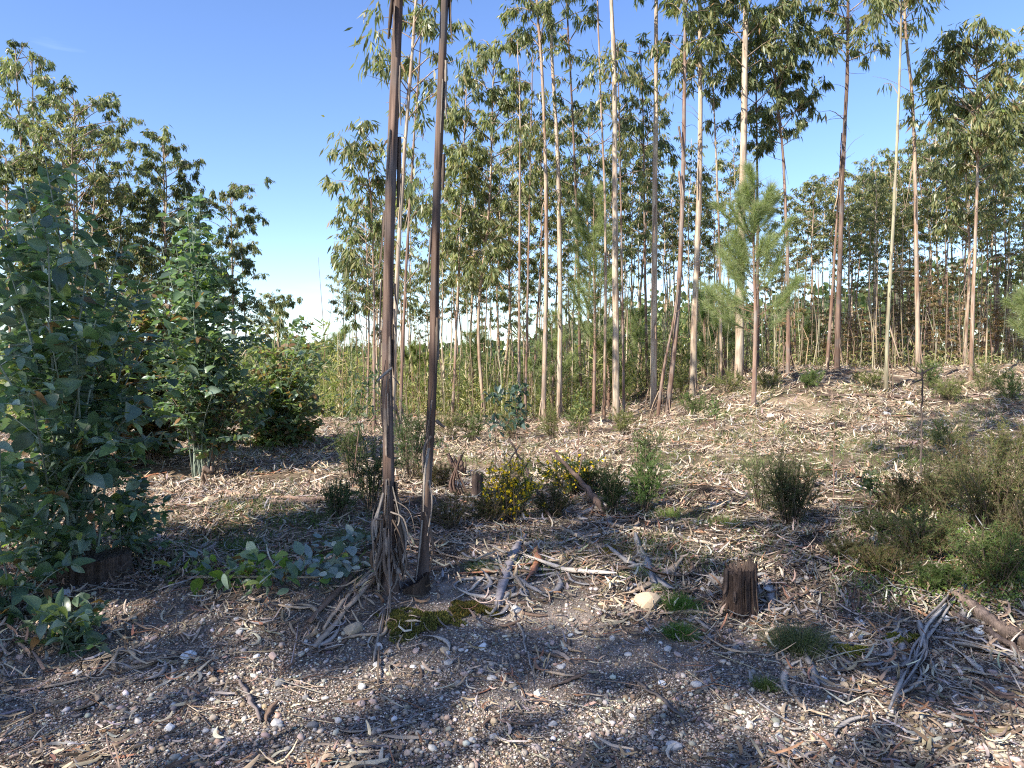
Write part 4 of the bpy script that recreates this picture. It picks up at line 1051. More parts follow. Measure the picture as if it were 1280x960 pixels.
# ------------------------------------------------------------------ young pines
def pine(label, px, py, ytop, d, rpx, seed, base0=.25, n_needle=9000, cols=((.30, .35, .17), (.38, .41, .22), (.23, .28, .14)), nl=.18, lean=0, bark=RED, wpx=5):
    r = rng(seed); x = W(px, 460, d)[0]; z0 = float(terrain(x, d))
    H = W(px, ytop, d)[2] - z0
    root = empty('pine_tree', (x, d, z0))
    path = catmull([(0, 0, -.1), (lean * .5 + .03, 0, H * .4), (lean * .8, .04, H * .7), (lean, 0, H)], 20)
    GT, Gb, GL = Geo(), Geo(), Geo()
    tube(GT, path, np.linspace(wpx / 2 / FPX * d, .006, 20), 7, (1, 1, 1), 1 + r.normal(size=(20, 7)) * .06)
    segs = []
    nb = int(H / .075)
    for b in range(nb):
        t = base0 + (1 - base0) * (b + r.random() * .6) / nb
        z = H * t; p0 = np.array([np.interp(z, path[:, 2], path[:, 0]), np.interp(z, path[:, 2], path[:, 1]), z])
        az = r.uniform(0, 6.28); ln = rpx / FPX * d * (1.08 - t) ** .5 * 1.2 * r.uniform(.45, 1.15)
        el = r.uniform(.2, .75) + .4 * t
        dv = np.array([math.cos(az) * math.cos(el), math.sin(az) * math.cos(el), math.sin(el)])
        br = catmull([p0, p0 + dv * ln * .55, p0 + dv * ln + np.array([0, 0, .16 * ln])], 6)
        tube(Gb, br, np.linspace(.007, .002, 6), 3, (.9, .8, .7), cap=False)
        segs.append(br)
    segs = np.array(segs); n = int(n_needle * 1.15)
    a = r.integers(len(segs), size=n); u = .25 + .75 * r.random(n) ** .7
    k = np.minimum((u * 5).astype(int), 4); f = (u * 5 - k)[:, None]
    P = segs[a, k] * (1 - f) + segs[a, k + 1] * f; ax = norm(segs[a, k + 1] - segs[a, k])
    D = norm(ax * .8 + r.normal(size=(n, 3)) * .6)
    C = pal(r, n, cols, [1] * len(cols), .18)
    blades(GL, P, D, nl * 1.35 * r.uniform(.6, 1.2, n), .0055 * d / 14, C, r)
    GT.build('trunk', bark, root, smooth=True); Gb.build('limbs', RED, root, kind='stuff'); GL.build('crown', M_NEEDLE, root, kind='stuff')
    tag(root, label, 'pine tree', 'young pines among the eucalyptus')
    return root
pine('feathery bright green young pine in front of the thickest pale trunk', 942, 510, 236, 14.5, 78, 501, .32, 26000, wpx=7, bark=RED)
pine('tall feathery young pine beside the pale trunk in the middle', 742, 520, 245, 19, 60, 502, .3, 19000, nl=.17)
pine('low pale young pine at the foot of the middle stand', 690, 520, 400, 20, 36, 503, .15, 6000, nl=.17)
pine('small young pine left of the middle stand, behind the second front trunk', 590, 520, 420, 23, 40, 504, .1, 6000, nl=.18)
pine('small dense pine between the pine trunk group and whitest trunk', 800, 500, 395, 22, 40, 505, .1, 6000, nl=.18)
pine('squat dark young pine right of the whitest trunk', 880, 480, 375, 21, 42, 506, .1, 7000, nl=.17, cols=((.09, .15, .06), (.12, .18, .06)))
pine('pine whose green tip enters at the right edge of the view', 1290, 480, 370, 17, 50, 507, .25, 8000)
pine('bushy pine left of the lone drooping crown on the horizon', 425, 520, 425, 24, 44, 508, .05, 8000, nl=.18)
pine('yellowish young pine between the two front trunks, behind', 515, 520, 440, 24, 40, 509, .05, 6500, nl=.18, cols=((.24, .26, .09), (.18, .23, .08)))
pine('short yellow-green pine just right of the squat dark pine', 905, 480, 400, 20, 30, 510, .1, 5000)
pine('dim little pine behind the brown trunk right of the young pine', 1002, 470, 400, 22, 30, 511, .1, 4500)
pine('slight pine sapling half way between the seedlings and gorse', 665, 520, 455, 22, 34, 512, .05, 4500, nl=.17)
pine('pale pine sapling left of the brown leaning trunk', 760, 530, 430, 20, 34, 513, .05, 5000, nl=.16, cols=((.24, .26, .09), (.2, .24, .1)))

# ------------------------------------------------------------------ needle-leaved bushes on the clearing
GRN = ((.085, .135, .04), (.12, .17, .055), (.06, .10, .035))
BRN = ((.16, .11, .06), (.22, .16, .09), (.10, .09, .04), (.09, .12, .04))
def bush(name, label, px, py, hpx, wpx, seed, cols=GRN, ns=26, nn=5000, nl=.03, flowers=0, cat='shrub', nw=.0042, spread=1.0, group=None, stemcol=(.12, .085, .06), up=1.0, depth=.7, p=None, ts=.15, low=0):
    r = rng(seed); p = GP(px, py) if p is None else p; f = p[1] / FPX
    H = hpx * f; Rr = wpx * f / 2
    root = empty(name, p.tolist())
    GS, GL, GF = Geo(), Geo(), Geo(); segs = []
    for s in range(ns):
        az = r.uniform(0, 6.28); q = r.random() ** .6
        tip = np.array([math.cos(az) * Rr * q * spread, math.sin(az) * Rr * q * depth * spread, H * (1 - .35 * q ** 2) * r.uniform(.6, 1.05)])
        b0 = np.array([math.cos(az), math.sin(az), 0]) * Rr * .18 * r.random(); b0[2] = -.02
        mid = (b0 + tip) / 2 + np.array([0, 0, H * .08 * up]) + r.normal(size=3) * H * .05
        pa = catmull([b0, mid, tip], 9)
        tube(GS, pa, np.linspace(.0055, .0012, 9), 3, np.array(stemcol) * r.uniform(.7, 1.3), cap=False)
        segs.append(pa)
        for t in range(3):
            k = int(r.integers(2, 7)); e = pa[k] + norm(tip - b0 + r.normal(size=3) * H * .7) * H * r.uniform(.15, .34)
            sg = catmull([pa[k], (pa[k] + e) / 2 + r.normal(size=3) * .01, e], 9)
            tube(GS, sg[::2], np.linspace(.0028, .0009, 5), 3, np.array(stemcol) * r.uniform(.7, 1.3), cap=False)
            segs.append(sg)
    segs = np.array(segs); nn = int(nn * 1.5)
    a = r.integers(len(segs), size=nn); u = ts + (1 - ts) * r.random(nn); k = np.minimum((u * 8).astype(int), 7); ff = (u * 8 - k)[:, None]
    P = segs[a, k] * (1 - ff) + segs[a, k + 1] * ff; ax = norm(segs[a, k + 1] - segs[a, k])
    clump = .75 + .5 * r.random(len(segs))[a]
    blades(GL, P, norm(ax * .8 + r.normal(size=(nn, 3)) * .65), nl * r.uniform(.5, 1.3, nn), nw * max(1, p[1] / 7), pal(r, nn, cols, [1] * len(cols), .2) * clump[:, None], r)
    if flowers:
        a = r.integers(len(segs), size=flowers); u = .45 + .55 * r.random(flowers); k = np.minimum((u * 8).astype(int), 7)
        P = segs[a, k] + r.normal(size=(flowers, 3)) * .014
        for q in range(3):
            ovate(GF, P, r.normal(size=(flowers, 3)) + np.array([0, 0, .4]), r.normal(size=(flowers, 3)), .022, .018, pal(r, flowers, [(.75, .53, .02), (.8, .60, .05), (.6, .36, .02)], [3, 2, 1], .1))
    GS.build('stem', M_STEM, root, kind='stuff'); GL.build('foliage', M_NEEDLE, root, kind='stuff')
    if flowers: GF.build('flowers', M_FLOWER, root, kind='stuff')
    tag(root, label, cat, group)
    return root
bush('gorse_bush', 'gorse bush thick with yellow flowers right of the split dark stump', 640, 655, 88, 92, 601, GRN, 34, 8000, .025, 380)
bush('gorse_bush', 'lower gorse bush with fewer yellow flowers behind the flowering one', 712, 622, 66, 100, 602, GRN, 34, 8500, .028, 220)
bush('heath_bush', 'small dark green upright bush right of the gorse', 764, 645, 74, 46, 603, ((.045, .075, .03), (.07, .10, .04)), 26, 7000, .026)
bush('heath_bush', 'fresh green feathery bush with tall wisps, right of the small dark one', 806, 640, 84, 52, 604, ((.13, .21, .06), (.10, .17, .05), (.18, .25, .09)), 26, 7000, .03)
bush('heath_bush', 'pale wispy tips of a shrub behind the fresh green bush', 812, 590, 66, 46, 605, ((.22, .25, .12), (.16, .2, .09)), 18, 2600, .03)
bush('heath_bush', 'low brown dead bush between the front trunks and gorse', 562, 662, 50, 90, 606, BRN, 30, 4500, .022)
bush('heath_bush', 'round dark upright bush alone on the slope', 985, 656, 100, 78, 607, ((.06, .08, .035), (.085, .11, .045), (.14, .13, .07)), 60, 15000, .028, up=.6)
bush('heath_bush', 'grey green wispy edge of the round dark bush, coloured lighter as its sunlit side', 952, 640, 92, 36, 608, ((.2, .22, .11), (.16, .19, .09)), 14, 2600, .03)  # sunlight on the round bush's left edge, put into lighter leaf colours
bush('heather_shrub', 'big brownish heather shrub at the right edge', 1240, 668, 130, 150, 609, ((.20, .17, .08), (.16, .20, .07), (.26, .20, .11), (.13, .18, .06)), 80, 17000, .03)
bush('heather_shrub', 'dark low heather left of the big heather shrub', 1168, 640, 72, 110, 610, ((.10, .11, .05), (.07, .09, .04), (.15, .12, .06)), 50, 9000, .028)
bush('heather_shrub', 'dense green and brown heather in front of the big shrub', 1150, 700, 70, 150, 611, ((.16, .19, .07), (.12, .17, .06), (.22, .15, .08)), 60, 11000, .026)
bush('heather_shrub', 'leafy heather mound below the right edge of the big shrub', 1245, 735, 90, 130, 612, ((.15, .22, .065), (.12, .18, .06), (.2, .18, .08)), 60, 11000, .028)
bush('heather_shrub', 'sunlit yellowish broom tops above the big heather shrub', 1262, 580, 60, 90, 613, ((.24, .22, .08), (.18, .19, .07)), 30, 4000, .04)
bush('heath_bush', 'low green cushion shrub left of the heather mound', 1095, 668, 34, 80, 614, ((.10, .14, .05), (.14, .12, .06)), 26, 4500, .022)
bush('heath_bush', 'dark leafy shrub behind the thicker front trunk', 462, 640, 110, 70, 615, ((.06, .10, .04), (.09, .13, .05)), 24, 5000, .035)
bush('heath_bush', 'leafy green shrub filling the gap between the front trunks', 512, 600, 110, 66, 616, ((.09, .14, .06), (.13, .18, .08)), 28, 6000, .04)
bush('heath_bush', 'low dark shrub behind the thicker front trunk, left side', 440, 600, 90, 60, 617, ((.10, .14, .06), (.13, .17, .07)), 22, 4500, .035)
for q, (px, py, h, w_, lab, cc) in enumerate([
    (610, 655, 40, 60, 'low grey brown brush under the pale leaning branch', BRN), (690, 650, 42, 70, 'tangled dark brush at the foot of both gorse bushes', ((.07, .09, .035), (.12, .09, .05))),
    (545, 610, 36, 60, 'thin brown brush behind the thinner front trunk', BRN), (740, 618, 50, 60, 'spiny dark brush behind the small dark bush', ((.09, .12, .05), (.07, .10, .04))),
    (420, 650, 60, 60, 'dim leafy brush left of the thicker front trunk', ((.08, .12, .05), (.11, .15, .07))),
    (1200, 620, 80, 90, 'upright reddish heather behind the dense heather', ((.2, .13, .07), (.15, .12, .06), (.12, .14, .05))),
    (1105, 720, 44, 90, 'low reddish green heather right of the sawn stump', ((.16, .11, .055), (.12, .14, .05))),
    (1180, 740, 40, 100, 'green creeping heather beside the broken bark end', ((.12, .17, .05), (.09, .13, .04))),
    (1060, 700, 30, 90, 'thin grassy heather behind the white stones', ((.13, .14, .06), (.18, .14, .07))),
    (1275, 700, 90, 80, 'tall heather at the extreme right edge', ((.13, .13, .05), (.18, .14, .07))),
    (1120, 640, 50, 80, 'scraggy dark heather left of the thin pole foot', ((.10, .12, .05), (.14, .11, .055)))]):
    bush('heath_bush', lab, px, py, h, w_, 680 + q, cc, 34, 5200, .026)
G = Geo(); r = rng(699)
for q in range(900):
    px_, py_ = r.uniform(1050, 1300), r.uniform(600, 765)
    if r.random() > .25 + .75 * (px_ - 1050) / 200: continue
    c = GP(px_, py_); m = 12
    P = c + r.normal(size=(m, 3)) * np.array([.07, .07, 0]); P[:, 2] = terrain(P[:, 0], P[:, 1]) + r.random(m) * .09
    ovate(G, P, r.normal(size=(m, 3)) + np.array([0, 0, .3]), np.array([0, 0, 1.]) + r.normal(size=(m, 3)) * .5, .022 * r.uniform(.6, 1.3, m), .014, pal(r, m, [(.13, .2, .05), (.2, .26, .07), (.22, .12, .06), (.09, .13, .04)], [3, 2, 1.5, 2]))
tag(G.build('ground_cover', M_LEAF), 'small leafy ground cover between the heather shrubs', None, None, 'stuff')
for q, (px, py, h, w_, c) in enumerate([(1190, 500, 34, 60, 0), (1160, 488, 44, 36, 1), (1232, 492, 48, 50, 0), (1262, 500, 40, 50, 1), (1090, 484, 26, 60, 0), (1010, 486, 26, 50, 1), (960, 486, 30, 60, 0), (905, 492, 34, 60, 0), (870, 520, 34, 50, 1),
                                        (850, 500, 40, 40, 0), (725, 545, 50, 40, 1), (780, 545, 40, 50, 0), (1180, 560, 40, 70, 0), (640, 548, 50, 50, 0), (590, 552, 46, 50, 1), (560, 550, 50, 50, 0), (690, 548, 44, 44, 0)]):
    o = bush('scrub_bush', None, px, py, h, w_, 650 + q, ((.22, .24, .09), (.28, .26, .12), (.16, .2, .07)) if c == 0 else ((.13, .19, .07), (.18, .23, .08)), 20, 2200, .06, nw=.003)
    o['group'] = 'pale scrub bushes at the edge of the clearing'
    queue_label(o, ('yellowish' if c == 0 else 'green') + ' scrub bush', (GP(px, py)), TLAND)

# grass tufts -------------------------------------------------------------
def tuft(label, px, py, h, wpx, seed, cols, n=700, droop=.9, wid=.0025):
    r = rng(seed); p = GP(px, py); Rr = wpx / 2 * p[1] / FPX
    x = r.normal(size=n) * Rr * .35; y = r.normal(size=n) * Rr * .3
    P = np.stack([x, y, terrain(x + p[0], y + p[1]) - p[2]], -1)
    D = norm(np.stack([x, y, np.zeros(n)], -1) / Rr * 1.2 + r.normal(size=(n, 3)) * .3 + np.array([0, 0, .9]))
    G = Geo(); blades(G, P, D, h * r.uniform(.4, 1.15, n), wid, pal(r, n, cols, [1] * len(cols), .2), r, droop)
    o = G.build('grass_tuft', M_NEEDLE); o.location = p.tolist()
    tag(o, label, 'grass tuft', 'grass tufts rooted in the gravel'); return o
tuft('wiry grey green grass tuft right of the sawn stump', 998, 812, .20, 80, 701, ((.13, .15, .07), (.2, .2, .11), (.09, .11, .05)), 1100)
tuft('bright green fine grass tuft beside the tan boulder', 850, 762, .11, 44, 702, ((.13, .22, .05), (.09, .17, .04)), 900, .5)
tuft('second bright green grass tuft below the one at the boulder', 850, 797, .10, 42, 703, ((.12, .21, .05), (.09, .16, .04)), 800, .5)
tuft('small grass tuft under the wiry one at the gravel edge', 955, 862, .10, 30, 704, ((.13, .17, .05), (.17, .2, .07)), 300)
tuft('short green grass tuft on the litter right of the front trunks', 600, 712, .10, 50, 705, ((.14, .2, .07), (.2, .24, .1)), 350)
tuft('dry pale grass tuft beside the pale tan stone', 285, 636, .10, 44, 706, ((.3, .3, .14), (.2, .24, .08)), 400)
tuft('bright green grass tuft in the sun by the tan boulder slope', 835, 645, .12, 50, 707, ((.2, .28, .07), (.24, .28, .1)), 350)
tuft('light green leafy tuft inside the heather', 1190, 672, .12, 34, 708, ((.24, .34, .08), (.2, .3, .08)), 220, .6, .006)
tuft('tall thin grass tuft in the shade behind the fallen sprig', 300, 690, .16, 44, 709, ((.08, .14, .04), (.11, .17, .05)), 300, .7)
tuft('grass tuft at the left of the round dark bush', 905, 655, .12, 50, 710, ((.2, .27, .08), (.24, .25, .1)), 350)

# moss --------------------------------------------------------------------
def moss(label, px, py, wpx, dpx, seed, cols, n=5200):
    r = rng(seed); p = GP(px, py); Rx = wpx / 2 * p[1] / FPX; Ry = Rx * dpx
    a = r.uniform(0, 6.28, n); q = r.random(n) ** .5 * (1 + .35 * np.sin(a * 3 + seed) + .2 * np.sin(a * 7 + seed * 2))
    x = np.cos(a) * q * Rx; y = np.sin(a) * q * Ry
    keep = vnoise(x + p[0], y + p[1], .06, 50 + seed) > -.18
    x, y, q = x[keep], y[keep], q[keep]; m = len(x)
    hz = .030 * (1 - np.clip(q, 0, 1.4) ** 2 / 2) + .018 * vnoise(x, y, .05, seed)
    P = np.stack([x, y, terrain(x + p[0], y + p[1]) - p[2] + hz - .008], -1)
    G = Geo(); leaves(G, P, norm(r.normal(size=(m, 3)) * .6 + np.array([0, 0, 1])), r.normal(size=(m, 3)), .016 * r.uniform(.6, 1.3, m), .009, pal(r, m, cols, [1] * len(cols), .25))
    o = G.build('moss', M_MOSS); o.location = p.tolist(); tag(o, label, None, 'moss cushions on the bank', 'stuff'); return o
MG = ((.19, .19, .035), (.13, .15, .03), (.08, .10, .03), (.24, .21, .05))
moss('yellow green moss on the hummock below the front trunks', 522, 780, 96, .5, 1, ((.15, .15, .035), (.10, .11, .03), (.07, .07, .03), (.2, .17, .05)), 9000)
moss('brown tinged moss at the right of the trunk hummock', 590, 765, 60, .6, 2, ((.16, .12, .03), (.1, .1, .03)), 5200)
moss('pale lichen cushion above the tan boulder', 800, 722, 56, .6, 3, ((.3, .32, .18), (.24, .26, .13), (.14, .15, .06)), 6500)
moss('round grey green lichen cushion right of the tan boulder', 828, 738, 26, .8, 4, ((.32, .33, .2), (.25, .27, .15)), 3200)
moss('orange tinged moss on the litter by the long sticks', 765, 690, 80, .4, 5, ((.28, .2, .05), (.2, .17, .05)), 4200)
moss('moss between the white stones', 1060, 815, 50, .5, 6, MG, 3000)
moss('moss patch right of the white stones', 1125, 800, 60, .5, 7, MG, 3000)

# ------------------------------------------------------------------ broad-leaved coppice shrubs on the left
def leaf_mesh(seed, ratio=.72, mat=None, heart=True, cup=.12):
    r = rng(seed); K = 6
    s = np.linspace(0, 1, K + 1)
    w = ratio * .5 * np.sin(np.pi * s ** .72) ** .8
    w[0] = .03; w[-1] = .0
    w = w * (1 + r.normal(size=K + 1) * .04)
    zc = -.38 * s ** 2 * r.uniform(-.2, 1.6); G = Geo()
    xo = s - (.06 * (heart and 1) * np.exp(-s * 9))
    V = []
    for k in range(K + 1):
        wob = r.normal() * .02
        V += [[xo[k], w[k], zc[k] + cup * w[k] * 1.6 + wob], [s[k], 0, zc[k]], [xo[k], -w[k], zc[k] + cup * w[k] * 1.6 - wob]]
    V = np.array(V); i = np.arange(K)[:, None] * 3
    F = np.concatenate([i + np.array([0, 1, 4, 3]), i + np.array([1, 2, 5, 4])])
    G.add(V, F, (1, 1, 1))
    me = G.mesh('leaf', mat or M_BROAD, smooth=True)
    return me
LEAFM = [leaf_mesh(800 + k, [.62, .78, .48, .7, .4][k % 5], cup=[.05, .35, .15, .5, .25][k % 5]) for k in range(10)]
LEAFB = [leaf_mesh(810 + k, .6, M_BLUE) for k in range(3)]
LEAFL = [leaf_mesh(820 + k, .7, M_LIME) for k in range(3)]
LC_BD = [(.10, .16, .09), (.13, .20, .10), (.17, .24, .16), (.12, .18, .13), (.22, .29, .20), (.08, .13, .075), (.23, .29, .08), (.24, .15, .07)]
LW_BD = [4, 4, 3, 3, 1.2, 3, .8, .5]

def coppice(name, label, base, stems, seed, nleaf_obj, L=.10, step=.13, blen=.42, cols=LC_BD, wts=LW_BD, mats=LEAFM, stemr=.012, sub=2, dens=1.0, bare=.2, stemcol=(.22, .26, .2), narrow=.66):
    """several upright shoots with opposite rounded leaves; stems: (px, py, d, start offset)"""
    r = rng(seed); root = empty(name, base.tolist())
    P, D, N = [], [], []
    for (px, py, d) in stems:
        tip = W(px, py, d) - base
        b0 = r.normal(size=3) * .06; b0[2] = -.03
        mid = b0 * .4 + tip * .45 + np.array([tip[0] * -.12, r.normal() * .05, .12 * tip[2]])
        pa = catmull([b0, mid, tip], 22); ln = np.linalg.norm(tip - b0)
        GS = Geo(); tube(GS, pa, np.linspace(stemr * r.uniform(.7, 1.1), .003, 22), 6, np.array(stemcol) * r.uniform(.7, 1.25))
        nbr = max(4, int(ln / step * dens))
        for b in range(nbr):
            t = bare + (1 - bare) * (b + r.random()) / nbr
            q = pa[min(21, int(t * 21))]; az = r.uniform(0, 6.28); el = r.uniform(0, .8)
            bl = blen * (1.1 - .75 * t) * r.uniform(.3, 1.45)
            dv = np.array([math.cos(az) * math.cos(el), math.sin(az) * math.cos(el), math.sin(el)])
            e = q + dv * bl + np.array([0, 0, -.12 * bl])
            bp = catmull([q, q + dv * bl * .5, e], 6)
            tube(GS, bp, np.linspace(.004, .0015, 6), 3, np.array(stemcol) * .9, cap=False)
            m = max(2, int(bl / (L * .62)))
            for k in range(1, m + 1):
                u = k / m; c = q * (1 - u) + e * u + np.array([0, 0, .1 * bl * u * (1 - u)])
                side = norm(np.cross(dv, [0, 0, 1.0]) + r.normal(size=3) * .25)
                for sg in (1, -1):
                    P.append(c); D.append(norm(side * sg + dv * .45 + np.array([0, 0, -.25 + r.normal() * .4])))
                    N.append(norm(np.array([0, 0, 1.0]) + r.normal(size=3) * .55))
            P.append(e); D.append(norm(dv + r.normal(size=3) * .3)); N.append(norm(np.array([0, 0, 1.0]) + r.normal(size=3) * .4))
        GS.build('stem', M_STEM, root, smooth=True)
    P, D, N = np.array(P), np.array(D), np.array(N)
    keep = terrain(P[:, 0] + base[0], P[:, 1] + base[1]) < P[:, 2] + base[2] - .01
    P, D, N = P[keep], D[keep], N[keep]; n = len(P)
    ls = L * np.clip(.85 * np.exp(r.normal(size=n) * .38), .3, 1.7)
    # the leaves nearest the camera become separate parts
    order = np.argsort(np.linalg.norm(P + base - np.array([0, 0, CAM_H]), axis=1) - ls * 6)
    o_ids, s_ids = order[:nleaf_obj], order[nleaf_obj:]
    for k in o_ids:
        x_ = D[k]; y_ = norm(np.cross(N[k], x_)); z_ = np.cross(x_, y_)
        o = link('leaf', mats[int(r.integers(len(mats)))], root)
        M = Matrix(((x_[0], y_[0], z_[0], P[k][0]), (x_[1], y_[1], z_[1], P[k][1]), (x_[2], y_[2], z_[2], P[k][2]), (0, 0, 0, 1)))
        o.matrix_basis = M @ Matrix.Scale(float(ls[k]), 4)
    if len(s_ids):
        GL = Geo(); C = pal(r, len(s_ids), cols, wts, .18)
        ovate(GL, P[s_ids], D[s_ids], N[s_ids], ls[s_ids], ls[s_ids] * narrow, C)
        GL.build('foliage', M_LEAF, root, kind='stuff')
    tag(root, label, 'shrub', 'broad-leaved eucalyptus shoots left of the clearing')
    return root, n

b_st = GP(112, 718)
dS = b_st[1]
r = rng(900)
stems = [(70, 205, dS + .5), (30, 230, dS - .3), (110, 330, dS - .2), (150, 360, dS + .3), (10, 330, dS - .5), (60, 400, dS - .7), (175, 500, dS - .1), (185, 420, dS + .6), (-40, 300, dS), (95, 430, dS - .5), (160, 590, dS - .2), (120, 560, dS - .5), (40, 500, dS - .9), (-20, 420, dS - .8), (20, 280, dS + .8), (100, 300, dS + 1.0), (55, 190, dS + .2), (15, 215, dS + .1), (150, 300, dS + .5), (175, 350, dS + .9), (190, 540, dS), (60, 300, dS - .6), (-10, 250, dS + .4), (120, 400, dS - .4)]
# old cut stump the shoots spring from
def stump_mesh(G, R_, H_, seed, col, top=(.20, .15, .11), ridges=26, flare=.3, n=110, rows=16, slant=0.0):
    r = rng(seed)
    th = np.arange(n) / n * 2 * math.pi
    ph = r.uniform(0, 6.28, 4)
    rid = .05 * np.sin(th * 2 + ph[1]) + .03 * np.sin(th * 5 + ph[2]) + .028 * np.sin(th * ridges + np.sin(th * 3 + ph[0]) * 3) + r.normal(size=n) * .03
    V, C = [], []
    topj = r.normal(size=n) * .04 * H_ + .05 * H_ * np.sin(th * 5 + ph[3])
    for k in range(rows + 1):
        t = k / rows
        rr = R_ * (1 + rid * (1 - .2 * t) + flare * (1 - t) ** 3 + .02 * r.normal(size=n))
        z = t * (H_ + topj + slant * np.cos(th)) - .08 * (1 - t)
        V.append(np.stack([rr * np.cos(th), rr * np.sin(th), z], -1))
        C.append(np.array(col) * np.clip(1 + rid[:, None] * 4 + r.normal(size=(n, 1)) * .12, .35, 1.8))
    V = np.array(V); C = np.array(C)
    i = np.arange(rows)[:, None]; j = np.arange(n)[None]; j2 = (j + 1) % n
    F = np.stack([i * n + j, i * n + j2, (i + 1) * n + j2, (i + 1) * n + j], -1).reshape(-1, 4)
    G.add(V.reshape(-1, 3), F, C.reshape(-1, 3))
    return V[-1]
def cutface(G, ring, seed, col, rings=5):
    r = rng(seed); n = len(ring); c = ring.mean(0); V = [ring]; 
    for k in range(1, rings):
        t = 1 - k / rings; q = c + (ring - c) * t; q[:, 2] = c[2] * .96 - .012 * k + r.normal(size=n) * .006; V.append(q)
    V = np.array(V); i = np.arange(rings - 1)[:, None]; j = np.arange(n)[None]; j2 = (j + 1) % n
    F = np.stack([i * n + j, i * n + j2, (i + 1) * n + j2, (i + 1) * n + j], -1).reshape(-1, 4)
    cc = np.array(col) * (1 + r.normal(size=(rings * n, 1)) * .15)
    G.add(V.reshape(-1, 3), F, np.clip(cc, .01, .9)); G.add(np.vstack([V[-1], [c * [1, 1, .9]]]), np.stack([np.arange(n), (np.arange(n) + 1) % n, np.full(n, n)], -1), col)

st = empty('tree_stump', b_st.tolist())
G = Geo(); ring = stump_mesh(G, .23, .13, 31, (.09, .065, .05), ridges=30, flare=.25)
G.build('bark', M_WOOD, st); G = Geo(); cutface(G, ring, 3, (.17, .13, .1)); G.build('cut_face', M_WOOD, st)
tag(st, 'broad old cut stump with ridged bark under the leafy shoots', 'stump')
sh_base = b_st + np.array([-.08, .0, .2])
_, nA = coppice('eucalyptus_coppice', 'tall leafy shoots sprouting from the broad old stump at the left edge', sh_base, stems, 901, 300, L=.088, step=.10, blen=.5, stemr=.011, dens=.85, bare=.2)
b2 = GP(35, 800)
coppice('eucalyptus_coppice', 'low broad-leaved shoots at the bottom left corner in front of the old stump', b2 + np.array([-.25, .2, 0]), [(-20, 640, 4.3), (30, 690, 4.4), (0, 560, 4.2), (60, 720, 4.4), (-60, 500, 4.2)], 902, 150, L=.10, step=.11, blen=.34, stemr=.008, bare=.1)
coppice('eucalyptus_coppice', 'small leafy shoot lying against the foot of the old stump', GP(118, 790), [(80, 740, 5.0), (150, 735, 5.0), (120, 755, 4.8), (160, 780, 4.9), (95, 790, 4.8)], 903, 90, L=.10, step=.09, blen=.2, stemr=.006, bare=.2)
for q, (px, py, hh, sp_, lab) in enumerate([(60, 722, 110, 60, 'dark leafy shoots low behind the bottom left shoots'), (160, 700, 95, 40, 'small pale green leafy sprout at the right side of the old stump'), (20, 690, 130, 60, 'tangled low shoots at the left edge beside the old stump'), (85, 815, 60, 50, 'broad leaves sprawling over gravel below the old stump')]):
    bb = GP(px, py); rq = rng(930 + q)
    coppice('eucalyptus_coppice', lab, bb, [(px + rq.normal() * sp_ * .5, py - hh * rq.uniform(.5, 1.1), bb[1] + rq.normal() * .15) for _ in range(9)], 940 + q, 60, L=.075, step=.07, blen=.22, stemr=.005, bare=.15)
# second clump by the post, tall shoots
b3 = GP(252, 600); d3 = b3[1]
r = rng(910)
st3 = [(232, 235, d3), (255, 300, d3 + .6), (205, 380, d3), (285, 400, d3 - .3), (225, 330, d3 + .8), (300, 450, d3), (190, 450, d3 + .3), (260, 420, d3 - .5), (240, 280, d3 - .3), (215, 500, d3 - .4), (330, 480, d3 + .5), (270, 350, d3 + 1), (180, 400, d3 + 1.2), (200, 300, d3), (240, 360, d3 - .6), (310, 420, d3 - .2), (230, 460, d3 - .6), (280, 330, d3 + .4), (270, 480, d3 - .7), (215, 430, d3 - .8), (330, 400, d3 + .2), (170, 350, d3 + .4), (320, 360, d3 + .8), (300, 520, d3), (180, 500, d3), (340, 520, d3 + .4), (235, 270, d3 + .2), (220, 310, d3 - .2), (250, 255, d3 + .1)]
coppice('eucalyptus_coppice', 'tall open shrub of rounded dark leaves behind the short wooden post', b3, st3, 911, 180, L=.10, step=.13, blen=.55, stemr=.011, dens=.95, bare=.33)
b4 = GP(352, 560); d4 = b4[1]
st4 = [(r.uniform(285, 412), r.uniform(395, 520), d4 + r.uniform(-.9, .9)) for k in range(34)] + [(r.uniform(275, 418), r.uniform(450, 545), d4 + r.uniform(-.9, .9)) for k in range(40)] + [(395, 415, d4), (350, 395, d4), (315, 400, d4 + .3), (405, 470, d4 - .2)]
coppice('eucalyptus_coppice', 'bushy shrub of rounded green and browning leaves against the open sky gap', b4, st4, 912, 120, L=.10, step=.14, blen=.42, stemr=.009, dens=1.0, bare=.1,
        cols=[(.16, .22, .08), (.22, .28, .09), (.13, .18, .09), (.28, .19, .10), (.28, .32, .16), (.20, .14, .07)], wts=[4, 3, 3, 2, 2, 1.5])
b6 = GP(190, 578)
st6 = [(r.uniform(120, 255), r.uniform(350, 540), b6[1] + r.uniform(-.8, .8)) for k in range(34)]
coppice('eucalyptus_coppice', 'browning leafy shrub between the tall open shrub and the old stump', b6, st6, 914, 0, L=.13, step=.14, blen=.5, stemr=.007, dens=1.0, bare=.12, cols=[(.20, .13, .07), (.14, .17, .07), (.26, .18, .10), (.10, .13, .06)], wts=[3, 4, 2, 3], stemcol=(.28, .2, .14))
b7 = GP(262, 598)
st7 = [(r.uniform(195, 330), r.uniform(470, 545), b7[1] + r.uniform(-.6, .6)) for k in range(34)]
